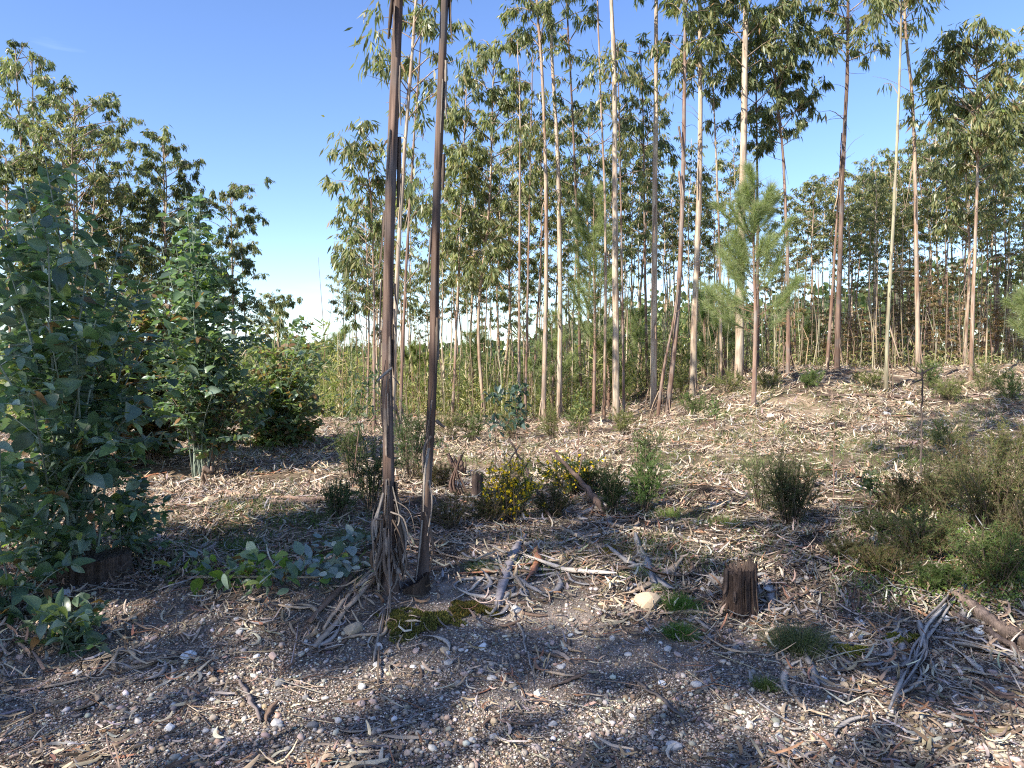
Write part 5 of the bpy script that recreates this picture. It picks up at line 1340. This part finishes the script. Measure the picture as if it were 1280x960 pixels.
coppice('eucalyptus_coppice', 'fan of thin brown stems with small leaves around the tall open shrub foot', b7, st7, 915, 0, L=.08, step=.3, blen=.25, stemr=.006, dens=1.0, bare=.5, cols=[(.14, .18, .07), (.2, .14, .08), (.10, .14, .06)], wts=[3, 2, 3], stemcol=(.26, .19, .14))
b5 = GP(90, 590)
st5 = [(r.uniform(-40, 200), r.uniform(340, 560), b5[1] + r.uniform(-1, 1)) for k in range(44)]
coppice('eucalyptus_coppice', 'mid-distance leafy thicket behind the old stump shoots', b5, st5, 913, 0, L=.13, step=.2, blen=.5, stemr=.009, dens=1.0, bare=.2, cols=[(.10, .15, .06), (.15, .2, .07), (.20, .13, .07), (.08, .12, .06)], wts=[4, 3, 2, 3])
# thin stems fanning from the post shrub
# fallen leafy sprig: branch with blue and lime leaves
root = empty('fallen_branch', GP(340, 735).tolist()); bp = GP(340, 735)
G = Geo(); pth = np.array([GP(q, w_) for q, w_ in [(235, 728), (290, 735), (345, 738), (400, 735), (455, 722)]]); pth[:, 2] += [.03, .07, .08, .07, .05]; pth = catmull(pth - bp, 20)
tube(G, pth, np.linspace(.009, .004, 20), 6, (.36, .3, .22)); G.build('stem', M_STEM, root, smooth=True)
r = rng(920)
for k in range(210):
    t = r.random(); c = pth[int(t * 19)] + r.normal(size=3) * np.array([.10, .11, .05]) + np.array([0, 0, .05])
    if t < .62: me = LEAFL[int(r.integers(3))] if r.random() < .45 else LEAFM[int(r.integers(10))]
    else: me = LEAFB[int(r.integers(3))] if r.random() < .8 else LEAFL[int(r.integers(3))]
    o = link('leaf', me, root); c[2] = max(c[2], float(terrain(c[0] + bp[0], c[1] + bp[1])) - bp[2] + .015)
    o.location = c.tolist(); o.rotation_euler = (r.normal() * .6, r.normal() * .6, r.uniform(0, 6.28)); s_ = .085 * r.uniform(.5, 1.4); o.scale = (s_, s_, s_)
tag(root, 'fallen sprig with lime and blue-grey leaves left of the front trunks', 'branch')
root = empty('fallen_branch', GP(430, 705).tolist()); bp = GP(430, 705)
G = Geo(); pth = np.array([GP(q, w_) for q, w_ in [(395, 700), (430, 690), (468, 680)]]); pth[:, 2] += .05; pth = catmull(pth - bp, 12); tube(G, pth, np.linspace(.006, .003, 12), 5, (.3, .28, .24)); G.build('stem', M_STEM, root)
for k in range(42):
    c = pth[int(r.random() * 11)] + r.normal(size=3) * np.array([.09, .12, .02]) + np.array([0, 0, .03]); o = link('leaf', LEAFB[int(r.integers(3))], root)
    c[2] = max(c[2], float(terrain(c[0] + bp[0], c[1] + bp[1])) - bp[2] + .02)
    o.location = c.tolist(); o.rotation_euler = (r.normal() * .5, r.normal() * .5, r.uniform(0, 6.28)); s_ = .085 * r.uniform(.6, 1.3); o.scale = (s_, s_, s_)
tag(root, 'pale blue-grey leafy sprig touching the thicker front trunk', 'branch')

# seedlings -----------------------------------------------------------------
def seedling(label, px, py, ytop, seed, cols, nr=3, L=.07, nleaf=34, lean=0, wid=.45, rr=.09):
    r = rng(seed); p = GP(px, py); H = W(px, ytop, p[1])[2] - p[2]; root = empty('seedling', p.tolist())
    pa = catmull([(0, 0, -.03), (lean * .4, 0, H * .5), (lean, 0, H)], 12); G = Geo(); tube(G, pa, np.linspace(.008, .003, 12), 5, (.2, .12, .09)); G.build('stem', M_STEM, root)
    G = Geo()
    for k in range(nr):
        t = 1 - k * .3 / max(1, nr - 1) if nr > 1 else 1; c = pa[int(t * 11)]
        D = norm(r.normal(size=(nleaf, 3)) + np.array([0, 0, .1])); P = c + D * rr * .2 + r.normal(size=(nleaf, 3)) * np.array([rr, rr, rr * .7]) * .5
        ovate(G, P, D, np.array([0, 0, 1.0]) + r.normal(size=(nleaf, 3)) * .4, L * r.uniform(.6, 1.2, nleaf), L * wid, pal(r, nleaf, cols, [1] * len(cols), .15))
    G.build('foliage', M_LEAF, root, kind='stuff'); tag(root, label, 'seedling', 'thin saplings growing on the clearing'); return root
BL = ((.09, .14, .12), (.07, .11, .09), (.12, .17, .14))
seedling('thin seedling with a blue-green leaf rosette left of its twin', 619, 592, 495, 1001, BL, 2, .10, 30, 0, .5, .10)
seedling('seedling with two dark blue-green leaf rosettes behind the gorse', 646, 590, 488, 1002, BL, 3, .10, 34, 0, .5, .12)
seedling('leaning thin sapling left of the thicker front trunk', 440, 615, 470, 1003, ((.10, .14, .08), (.13, .17, .1)), 5, .09, 34, .18, .3, .2)
seedling('yellow green seedling at the near side of the middle stand', 722, 575, 490, 1004, ((.24, .24, .08), (.2, .24, .1)), 5, .08, 26, .05, .3, .1)
seedling('reddish stick seedling with few leaves right of the round dark bush', 1042, 625, 520, 1005, ((.13, .15, .09), (.2, .14, .08)), 4, .06, 12, 0, .4, .06)
seedling('small green seedling on the right side in front of the thin pole', 1088, 640, 595, 1006, ((.13, .17, .08), (.1, .14, .07)), 4, .06, 24, 0, .4, .07)
seedling('short green sprout seedling on the mound left slope', 893, 545, 500, 1007, ((.15, .2, .08), (.12, .17, .07)), 4, .09, 16, 0, .4, .08)
seedling('leafy seedling on the right side of the brown leaner', 795, 592, 540, 1008, ((.2, .23, .1), (.16, .2, .09)), 4, .06, 18, .03, .3, .08)

# ------------------------------------------------------------------ the two front trunks
def front_tree(label, pts, d, wpx, bark, seed, tint=1.0, H=11.5):
    r = rng(seed)
    d = float(GP(*pts[0])[1]); P = [W(px, py, d) for px, py in pts]
    
    P[0] = np.array([P[0][0], d, float(terrain(P[0][0], d)) - .1]); z0 = P[0][2] + .1
    top = P[-1] + (P[-1] - P[-2]) / np.linalg.norm(P[-1] - P[-2]) * (H - P[-1][2])
    path = catmull(P + [top], 130); base = P[0] + np.array([0, 0, .1])
    h = path[:, 2] - z0; K = 130; S = 28
    rad = wpx / 2 / FPX * d * (1.0 - .62 * np.clip(h / H, 0, 1)) * (1 + .9 * np.exp(-np.maximum(h, 0) / .12))
    th = np.arange(S) / S * 6.283
    bump = 1 + .035 * np.sin(th * 5 + h[:, None] * .7 + seed) + .03 * np.sin(th * 9 - h[:, None] * 1.3) + r.normal(size=(1, S)) * .02 + r.normal(size=(K, S)) * .012
    for kz in (r.uniform(.5, 4.5, 4)): bump += .12 * np.exp(-((h[:, None] - kz) / .035) ** 2) * np.exp(-((th[None] - r.uniform(0, 6)) / .8) ** 2)
    bump += .05 * np.repeat(r.normal(size=(K // 5, S)), 5, axis=0)[:K] * .5
    tn = np.full((K, S, 3), tint) * (1 + .75 * vnoise(np.tile(th[None] * 1.2, (K, 1)), np.tile(h[:, None], (1, S)) * 1.6, .9, seed))[..., None] * (1 + .35 * vnoise(np.tile(th[None], (K, 1)), np.tile(h[:, None], (1, S)), .33, seed + 1))[..., None]
    GT = Geo(); tube(GT, path - base, rad, S, tn, bump)
    root = empty(TN, base.tolist()); GT.build('trunk', bark, root, smooth=True)
    GL, Gb = Geo(), Geo(); euc_crown(GL, Gb, path - base, 6.2, H - .2, 1.3, 30, 22, r, .17, .028)
    Gb.build('limbs', M_BARK_TAN, root, kind='stuff'); GL.build('crown', M_LEAF, root, kind='stuff')
    tag(root, label, 'tree'); return root, path - base, base
f1, path1, base1 = front_tree('thicker brown front trunk wrapped in peeling bark at its foot', [(487, 738), (486, 600), (484, 450), (488, 250), (498, 0)], 5.75, 14.5, M_BARK_DARK, 1101, .85)  # tint darkens the bark to stand for shade from the canopy
f2, path2, base2 = front_tree('thinner dark front trunk rising beside the thicker one', [(527, 728), (533, 620), (541, 470), (546, 250), (556, 0)], 5.85, 11.5, M_BARK_DARK, 1102, .68)  # stronger darkening here, canopy shade put into the bark tint
BC = [(.30, .25, .21), (.24, .19, .155), (.16, .115, .085), (.36, .31, .26), (.20, .15, .115)]
def trunk_at(path, z): return np.array([np.interp(z, path[:, 2], path[:, 0]), np.interp(z, path[:, 2], path[:, 1]), z])
r = rng(1110)
for k in range(60):
    z1 = .16 + .56 * r.random() ** 1.2; a = r.uniform(0, 6.28); dr = np.array([math.cos(a), math.sin(a) * .8 - .25, 0])
    p0 = trunk_at(path1, z1) + dr * .050; z2 = r.uniform(-.02, z1 * .75)
    z1 = z1 * r.uniform(.7, 1.0); z2 = min(z2, z1 * .75); out = r.uniform(.0, .07)
    p1 = trunk_at(path1, (z1 + z2) / 2) + dr * (.055 + r.uniform(.0, .055)) + r.normal(size=3) * .014; p2 = trunk_at(path1, max(z2, .0)) + dr * (.045 + out) + r.normal(size=3) * .025 
    p2[2] = max(z2, float(terrain(p2[0] + base1[0], p2[1] + base1[1])) - base1[2] + .01)
    hang_strip(f1, [p0, p1, p2], r.uniform(.014, .045), np.array(BC[int(r.integers(5))]) * r.uniform(.55, 1.1), 1200 + k, r.uniform(-1.5, 1.5))
# ribbons drooping to the right of the thicker trunk and one running down to the gravel
for k, (a, b, c) in enumerate([((488, 640), (505, 650), (514, 690)), ((492, 625), (512, 640), (520, 672)), ((490, 650), (500, 670), (512, 705)), ((480, 690), (470, 760), (467, 830)), ((482, 680), (474, 750), (472, 870)), ((478, 650), (466, 655), (468, 720)),
                               ((484, 470), (480, 520), (478, 600)), ((482, 450), (476, 500), (479, 540)), ((490, 460), (478, 470), (472, 476)), ((485, 466), (494, 474), (499, 481)), ((492, 700), (500, 740), (482, 790)), ((486, 660), (497, 720), (488, 770))]):
    pp = [W(*a, base1[1] - .06), W(*b, base1[1] - .12), W(*c, base1[1] - .16)]
    if c[1] > 800: pp = [GP(a[0], 770) + np.array([0, 0, .03]), GP(b[0], 815) + np.array([0, 0, .02]), GP(*c) + np.array([0, 0, .012])]
    elif c[1] > 740: pp[2] = GP(*c) + np.array([0, 0, .015]); pp[1] = pp[0] * .4 + pp[2] * .6
    hang_strip(f1, [q - base1 for q in pp], r.uniform(.012, .026), np.array(BC[k % 5]) * .75, 1300 + k, .8)
for k, (a, b, c) in enumerate([((540, 500), (537, 520), (533, 545)), ((541, 480), (538, 505), (535, 560)), ((536, 560), (531, 590), (529, 640)), ((545, 525), (551, 531), (556, 534)), ((536, 600), (540, 630), (534, 670)), ((539, 545), (530, 560), (528, 590)), ((532, 640), (541, 680), (537, 715)), ((528, 650), (524, 690), (520, 725))]):
    hang_strip(f2, [W(*a, base2[1] - .05) - base2, W(*b, base2[1] - .08) - base2, W(*c, base2[1] - .08) - base2], r.uniform(.012, .024), np.array(BC[(k + 1) % 5]) * .9, 1330 + k, .6)
r = rng(1380)
for q in range(30):
    rt, pa_, bs_, w0 = (f1, path1, base1, .042) if q % 5 < 3 else (f2, path2, base2, .033)
    z = r.uniform(1.0, 4.6); a = r.uniform(2.6, 6.6); dr = np.array([math.cos(a), math.sin(a), 0]); ln = r.uniform(.12, .45)
    hang_strip(rt, [trunk_at(pa_, z) + dr * w0 * .95, trunk_at(pa_, z - ln * .5) + dr * (w0 + .004), trunk_at(pa_, z - ln) + dr * (w0 + r.uniform(.002, .03))], r.uniform(.012, .03), np.array(BC[q % 5]) * r.uniform(.4, .9), 1385 + q, r.uniform(-.3, .3))
# dark decayed stub at the foot of the thinner trunk
p = GP(519, 738); s4 = empty('tree_stump', p.tolist()); G = Geo(); ring = stump_mesh(G, .085, .06, 41, (.06, .044, .034), ridges=9, n=48, rows=8, flare=.7, slant=.05); G.build('bark', M_WOOD, s4); G = Geo(); cutface(G, ring, 5, (.05, .036, .03), 4); G.build('cut_face', M_WOOD, s4)
tag(s4, 'small dark rotten stump at the foot of the thinner front trunk', 'stump')

# ------------------------------------------------------------------ sawn stump and other stumps
p = GP(925, 765); s1 = empty('tree_stump', (p - np.array([0, 0, .02])).tolist())
G = Geo(); ring = stump_mesh(G, .092, .29, 42, (.085, .057, .044), ridges=26, flare=.3, slant=.03); G.build('bark', M_WOOD, s1)
G = Geo(); cutface(G, ring, 6, (.12, .085, .065)); G.build('cut_face', M_WOOD, s1)
r = rng(1400)
for k in range(14):
    a = r.uniform(0, 6.28); h1 = r.uniform(.16, .30); q = np.array([math.cos(a), math.sin(a), 0]) * .102
    hang_strip(s1, [q + np.array([0, 0, h1]), q * 1.03 + np.array([0, 0, h1 * .6]), q * 1.18 + np.array([0, 0, r.uniform(.02, .14)])], r.uniform(.012, .026), np.array([.10, .068, .052]) * r.uniform(.55, 1.5), 1410 + k, .1)
tag(s1, 'dark brown sawn stump standing upright on the bank', 'stump')
p = GP(597, 622); s2 = empty('tree_stump', p.tolist()); G = Geo(); ring = stump_mesh(G, .06, .24, 43, (.13, .09, .07), ridges=14, n=40, rows=8); G.build('bark', M_WOOD, s2); G = Geo(); cutface(G, ring, 7, (.05, .04, .035), 4); G.build('cut_face', M_WOOD, s2)
for k in range(5):
    hang_strip(s2, [np.array([-.1 - .03 * k, 0, .0]), np.array([-.16 - .03 * k, -.02, .16]), np.array([-.26 + .03 * k, 0, .36 + .03 * k])], .05, (.14, .09, .07), 1450 + k, .5, .008)
tag(s2, 'split hollow dark stump with curled bark left of the gorse', 'stump')
p = GP(572, 598); s3 = empty('tree_stump', p.tolist())
for k in range(4):
    hang_strip(s3, [np.array([.02 * k, 0, -.02]), np.array([-.05 + .05 * k, -.02, .14]), np.array([-.12 + .07 * k, .02, .30 - .02 * k])], .08, (.13, .085, .065), 1460 + k, .9, .012)
tag(s3, 'curled upright slabs of dark bark behind the thinner front trunk', 'bark slab')

# ------------------------------------------------------------------ sticks, logs and slabs
def stick(name, label, pts, rpx, col, seed, mat=M_WOOD, cat='branch', sides=9, group='dead branches on the ground', rough=.1, taper=.5, forks=()):
    """pts: (px, py) on the ground or (px, py, d) in the air; a third value 'h' lifts above ground"""
    r = rng(seed); P = []
    for q in pts:
        if len(q) == 2: g = GP(*q); g[2] += rpx[0] / FPX * g[1] * .5; P.append(g)
        else: P.append(W(*q))
    P = np.array(P); base = P[0].copy(); n = 8 * len(P); pa = catmull(P - base, n); pa[1:-1] += r.normal(size=(n - 2, 3)) * .006
    d = P[:, 1].mean(); rad = np.linspace(rpx[0], rpx[1], n) / FPX * d / 2
    root = empty(name, base.tolist()); G = Geo()
    tube(G, pa, rad, sides, np.array(col) * (1 + r.normal(size=(n, 1)) * .15), 1 + r.normal(size=(n, sides)) * rough + r.normal(size=(1, sides)) * rough)
    G.build('stem', mat, root, smooth=False)
    for k, (t, ln, az, el, w_) in enumerate(forks):
        c = pa[int(t * (n - 1))]; dv = np.array([math.cos(az) * math.cos(el), math.sin(az) * math.cos(el), math.sin(el)]) * ln
        G = Geo(); q = catmull([c, c + dv * .5 + r.normal(size=3) * .02, c + dv], 8); tube(G, q, np.linspace(w_, w_ * .35, 8) / FPX * d / 2, 6, col, 1 + r.normal(size=(8, 6)) * .08); G.build('side_branch', mat, root)
    tag(root, label, cat, group); return root
GYW = (.30, .27, .245); BRW = (.16, .11, .085); TNW = (.40, .32, .24)
stick('branch', 'pale dead branch leaning out of the gorse toward the split stump', [(590, 655), (620, 605), (650, 556, 7.6)], (5, 2), TNW, 1501, forks=[(.75, .25, 2.4, .9, 2), (.85, .2, .2, 1.0, 2)])
stick('branch', 'thin dark branch crossing the pale one over the gorse', [(690, 655), (665, 600, 7.2), (636, 548, 7.4)], (4, 2), BRW, 1502)
stick('branch', 'thick dark branch leaning over the lower gorse bush', [(758, 645), (720, 595, 7.7), (683, 555, 7.9)], (9, 3), BRW, 1503, forks=[(.5, .3, 1.2, .9, 3), (.3, .25, 3.6, .6, 3)])
stick('branch', 'long pale stick lying across the litter below the gorse', [(700, 662), (745, 685), (800, 705), (850, 722)], (6, 3), TNW, 1504)
stick('branch', 'longer pale stick running right toward the sawn stump top', [(745, 655), (820, 668), (900, 686), (960, 700)], (5, 2.5), TNW, 1505)
stick('branch', 'slim grey stick above the long pale sticks', [(655, 682), (690, 682), (722, 681)], (5, 4), GYW, 1506)
stick('branch', 'thin forked grey stick beside the grey bark slab', [(612, 772), (640, 740), (655, 700)], (4, 2), GYW, 1507)
stick('branch', 'thin pale twig curving down the gravel right of the moss', [(630, 740), (650, 790), (668, 850)], (4, 2), GYW, 1508)
stick('log', 'weathered grey log leaning against the sawn stump', [(886, 728), (915, 738), (950, 750)], (11, 12), (.25, .22, .2), 1509, cat='log', sides=12)
stick('branch', 'short dark upright stick at the left of the sawn stump', [(884, 752), (882, 700, 5.6)], (6, 5), (.13, .10, .08), 1510)
stick('branch', 'two-metre thin bent twig leaning in front of the sawn stump', [(945, 850), (965, 785, 4.9), (998, 700, 5.3)], (3.5, 2), (.24, .19, .15), 1511, forks=[(.8, .12, .3, 1.0, 2)])
stick('branch', 'crooked grey bark-clad branch running down to the lower right', [(1222, 690, 6.0), (1205, 735), (1160, 790), (1140, 850), (1100, 930)], (6, 4), GYW, 1512, rough=.16, forks=[(.55, .35, -.9, .1, 4), (.7, .3, 3.6, .1, 4), (.35, .3, 2.8, .2, 3)])
CRK = [o for o in COL.objects if o.name.startswith('branch') and o.get('label', '').startswith('crooked')][0]
r = rng(1530)
for k in range(26):
    wp = [(1218, 700), (1203, 738), (1182, 765), (1160, 790), (1150, 820), (1140, 850), (1120, 890), (1100, 930)]
    a = int(r.integers(0, 5)); q = [np.array(GP(*wp[a + j])) + r.normal(size=3) * np.array([.03, .03, .012]) + np.array([0, 0, .045]) for j in range(3)]
    if r.random() < .5: q[2] = q[2] + np.array([r.normal() * .14, r.normal() * .1, 0])
    CRKB = np.array(CRK.location); hang_strip(CRK, [v - CRKB for v in q], r.uniform(.012, .035), np.array([(.34, .31, .29), (.26, .22, .19), (.40, .36, .32)][k % 3]) * r.uniform(.8, 1.15), 1540 + k, r.uniform(-1.2, 1.2))
stick('branch', 'upright broken end of bark at the top of the crooked branch', [(1208, 745), (1212, 700, 5.7), (1224, 674, 5.7)], (10, 6), (.32, .2, .15), 1513, rough=.15)
stick('log', 'dark split log slanting off the right edge', [(1195, 752), (1240, 785), (1290, 815)], (14, 16), (.17, .125, .10), 1514, cat='log', sides=12, rough=.16)
stick('log', 'second dark branch under the split log', [(1190, 770), (1245, 800), (1290, 835)], (8, 9), (.15, .11, .09), 1515, cat='log')
stick('branch', 'curved tan branch lying in the heather', [(1140, 690), (1165, 690), (1190, 672)], (7, 5), (.36, .26, .14), 1516)
stick('branch', 'straight pale stick in the sunlit litter right of the white stones', [(1155, 720), (1180, 706)], (4, 3), TNW, 1517)
stick('wooden_post', 'short wooden post with a pale broken top standing in the litter', [(249, 646), (252, 610, 8.35), (256, 583, 8.35)], (7.5, 6), (.22, .16, .12), 1518, cat='post', group=None, forks=[(.98, .07, 0.2, .3, 8), (.9, .2, -.2, -1.1, 3)])
stick('thin_pole', 'thin dark pole upright in the heather with a bark tangle on top', [(1151, 600), (1152, 530, 9.0), (1153, 462, 9.0)], (2.4, 2), (.09, .07, .06), 1519, cat='pole', group=None, forks=[(.97, .2, .3, .4, 3), (.97, .2, 2.6, .6, 3), (.95, .18, 3.3, -.4, 3)])
stick('branch', 'short broken stake upright on the slope above the round dark bush', [(1066, 592), (1065, 572, 10.6)], (5, 4), (.25, .15, .12), 1520)
stick('branch', 'thin dark rod put in for a tree shadow streak along the mound top', [(1020, 497), (1100, 497), (1175, 503)], (4, 3), (.14, .1, .08), 1521)  # dark rod laid where only a tree shadow streak falls
stick('branch', 'long reddish bark pole on the litter right of the post', [(270, 618), (340, 626), (445, 630)], (7, 5), (.34, .23, .17), 1522, rough=.15)
stick('branch', 'shorter bark pole beside the long reddish one', [(330, 632), (390, 630), (440, 624)], (6, 5), (.30, .21, .16), 1523, rough=.15)
stick('branch', 'thin branch lying from the front trunks to the right', [(540, 716), (580, 706), (620, 702)], (5, 3), BRW, 1524)
stick('branch', 'bent dry stem arching beside the old stump', [(60, 690), (20, 640, 5.4), (-30, 610, 5.2)], (4, 3), (.3, .27, .18), 1525)

def slab(label, a, b, w, col, seed, name='bark_slab', mat=M_STRIP, thick=.012, lift=.02):
    """a long flat board of bark from ground pixel a to b"""
    A, B = GP(*a), GP(*b); r = rng(seed); K = 12; t = np.linspace(0, 1, K)[:, None]; c = A * (1 - t) + B * t
    c[:, 2] = np.maximum(terrain(c[:, 0], c[:, 1]), (c[:, 2])) + lift; c[1:-1] += r.normal(size=(K - 2, 3)) * .004
    d = norm((B - A) * np.array([1, 1, 0])); s = np.array([-d[1], d[0], 0]); ww = (w * (1 - .35 * np.abs(np.linspace(-1, 1, K)) ** 3) * (1 + r.normal(size=K) * .09))[:, None] / 2
    base = A.copy(); c = c - base
    ring = np.stack([c - s * ww, c + np.array([0, 0, 1]) * ww * .12, c + s * ww, c - np.array([0, 0, thick])], 1)
    ln = float(np.linalg.norm(B - A)); G = Geo(); V = ring.reshape(-1, 3); i = np.arange(K - 1)[:, None] * 4; j = np.arange(4)[None]; j2 = (j + 1) % 4
    G.add(V, np.stack([i + j, i + j2, i + 4 + j2, i + 4 + j], -1).reshape(-1, 4), np.array(col)); G.add(V[:4], [[3, 2, 1, 0]], np.array(col)); G.add(V[-4:], [[0, 1, 2, 3]], np.array(col))
    o = G.build(name, M_LITTER); o.location = base.tolist(); tag(o, label, 'bark slab', 'long slabs of bark on the ground'); return o
slab('wide lilac grey bark slab pointing down toward the gravel', (656, 672), (622, 762), .07, (.27, .24, .245), 1601, lift=.03)
slab('brown bark slab leaning left from the front trunk foot', (472, 700), (388, 785), .045, (.17, .115, .085), 1602, lift=.03, thick=.007)
slab('pale bark slab beside the brown one left of the front trunks', (478, 722), (392, 815), .045, (.33, .26, .20), 1603, lift=.02, thick=.006)
slab('thin tan bark sliver between the two slabs left of the front trunks', (480, 705), (405, 790), .03, (.38, .29, .21), 1612, lift=.02)
slab('narrow grey bark slab just right of the lilac one', (612, 700), (660, 745), .03, (.3, .27, .25), 1604)
slab('pale slab hanging behind the sawn stump, shaded right side', (958, 728), (968, 770), .05, (.27, .25, .24), 1605, lift=.02)
slab('grey curved slab at the left of the crooked branch', (1120, 775), (1132, 828), .045, (.28, .26, .25), 1606, lift=.012)
slab('long thin grey slab crossing under the crooked branch', (1200, 795), (1275, 822), .03, (.34, .31, .3), 1607)
slab('short upright-looking grey slab in the shade by the post', (196, 660), (199, 690), .05, (.34, .32, .35), 1608)
slab('narrow dark slab on the gravel left of the front trunks', (300, 855), (325, 905), .025, (.16, .13, .12), 1609)
slab('reddish brown slab lying below the mound trees', (1085, 520), (1140, 522), .08, (.30, .18, .12), 1610)
slab('dark narrow slab across the gravel under the boulder', (795, 855), (855, 905), .025, (.12, .10, .09), 1611)

resolve_labels()
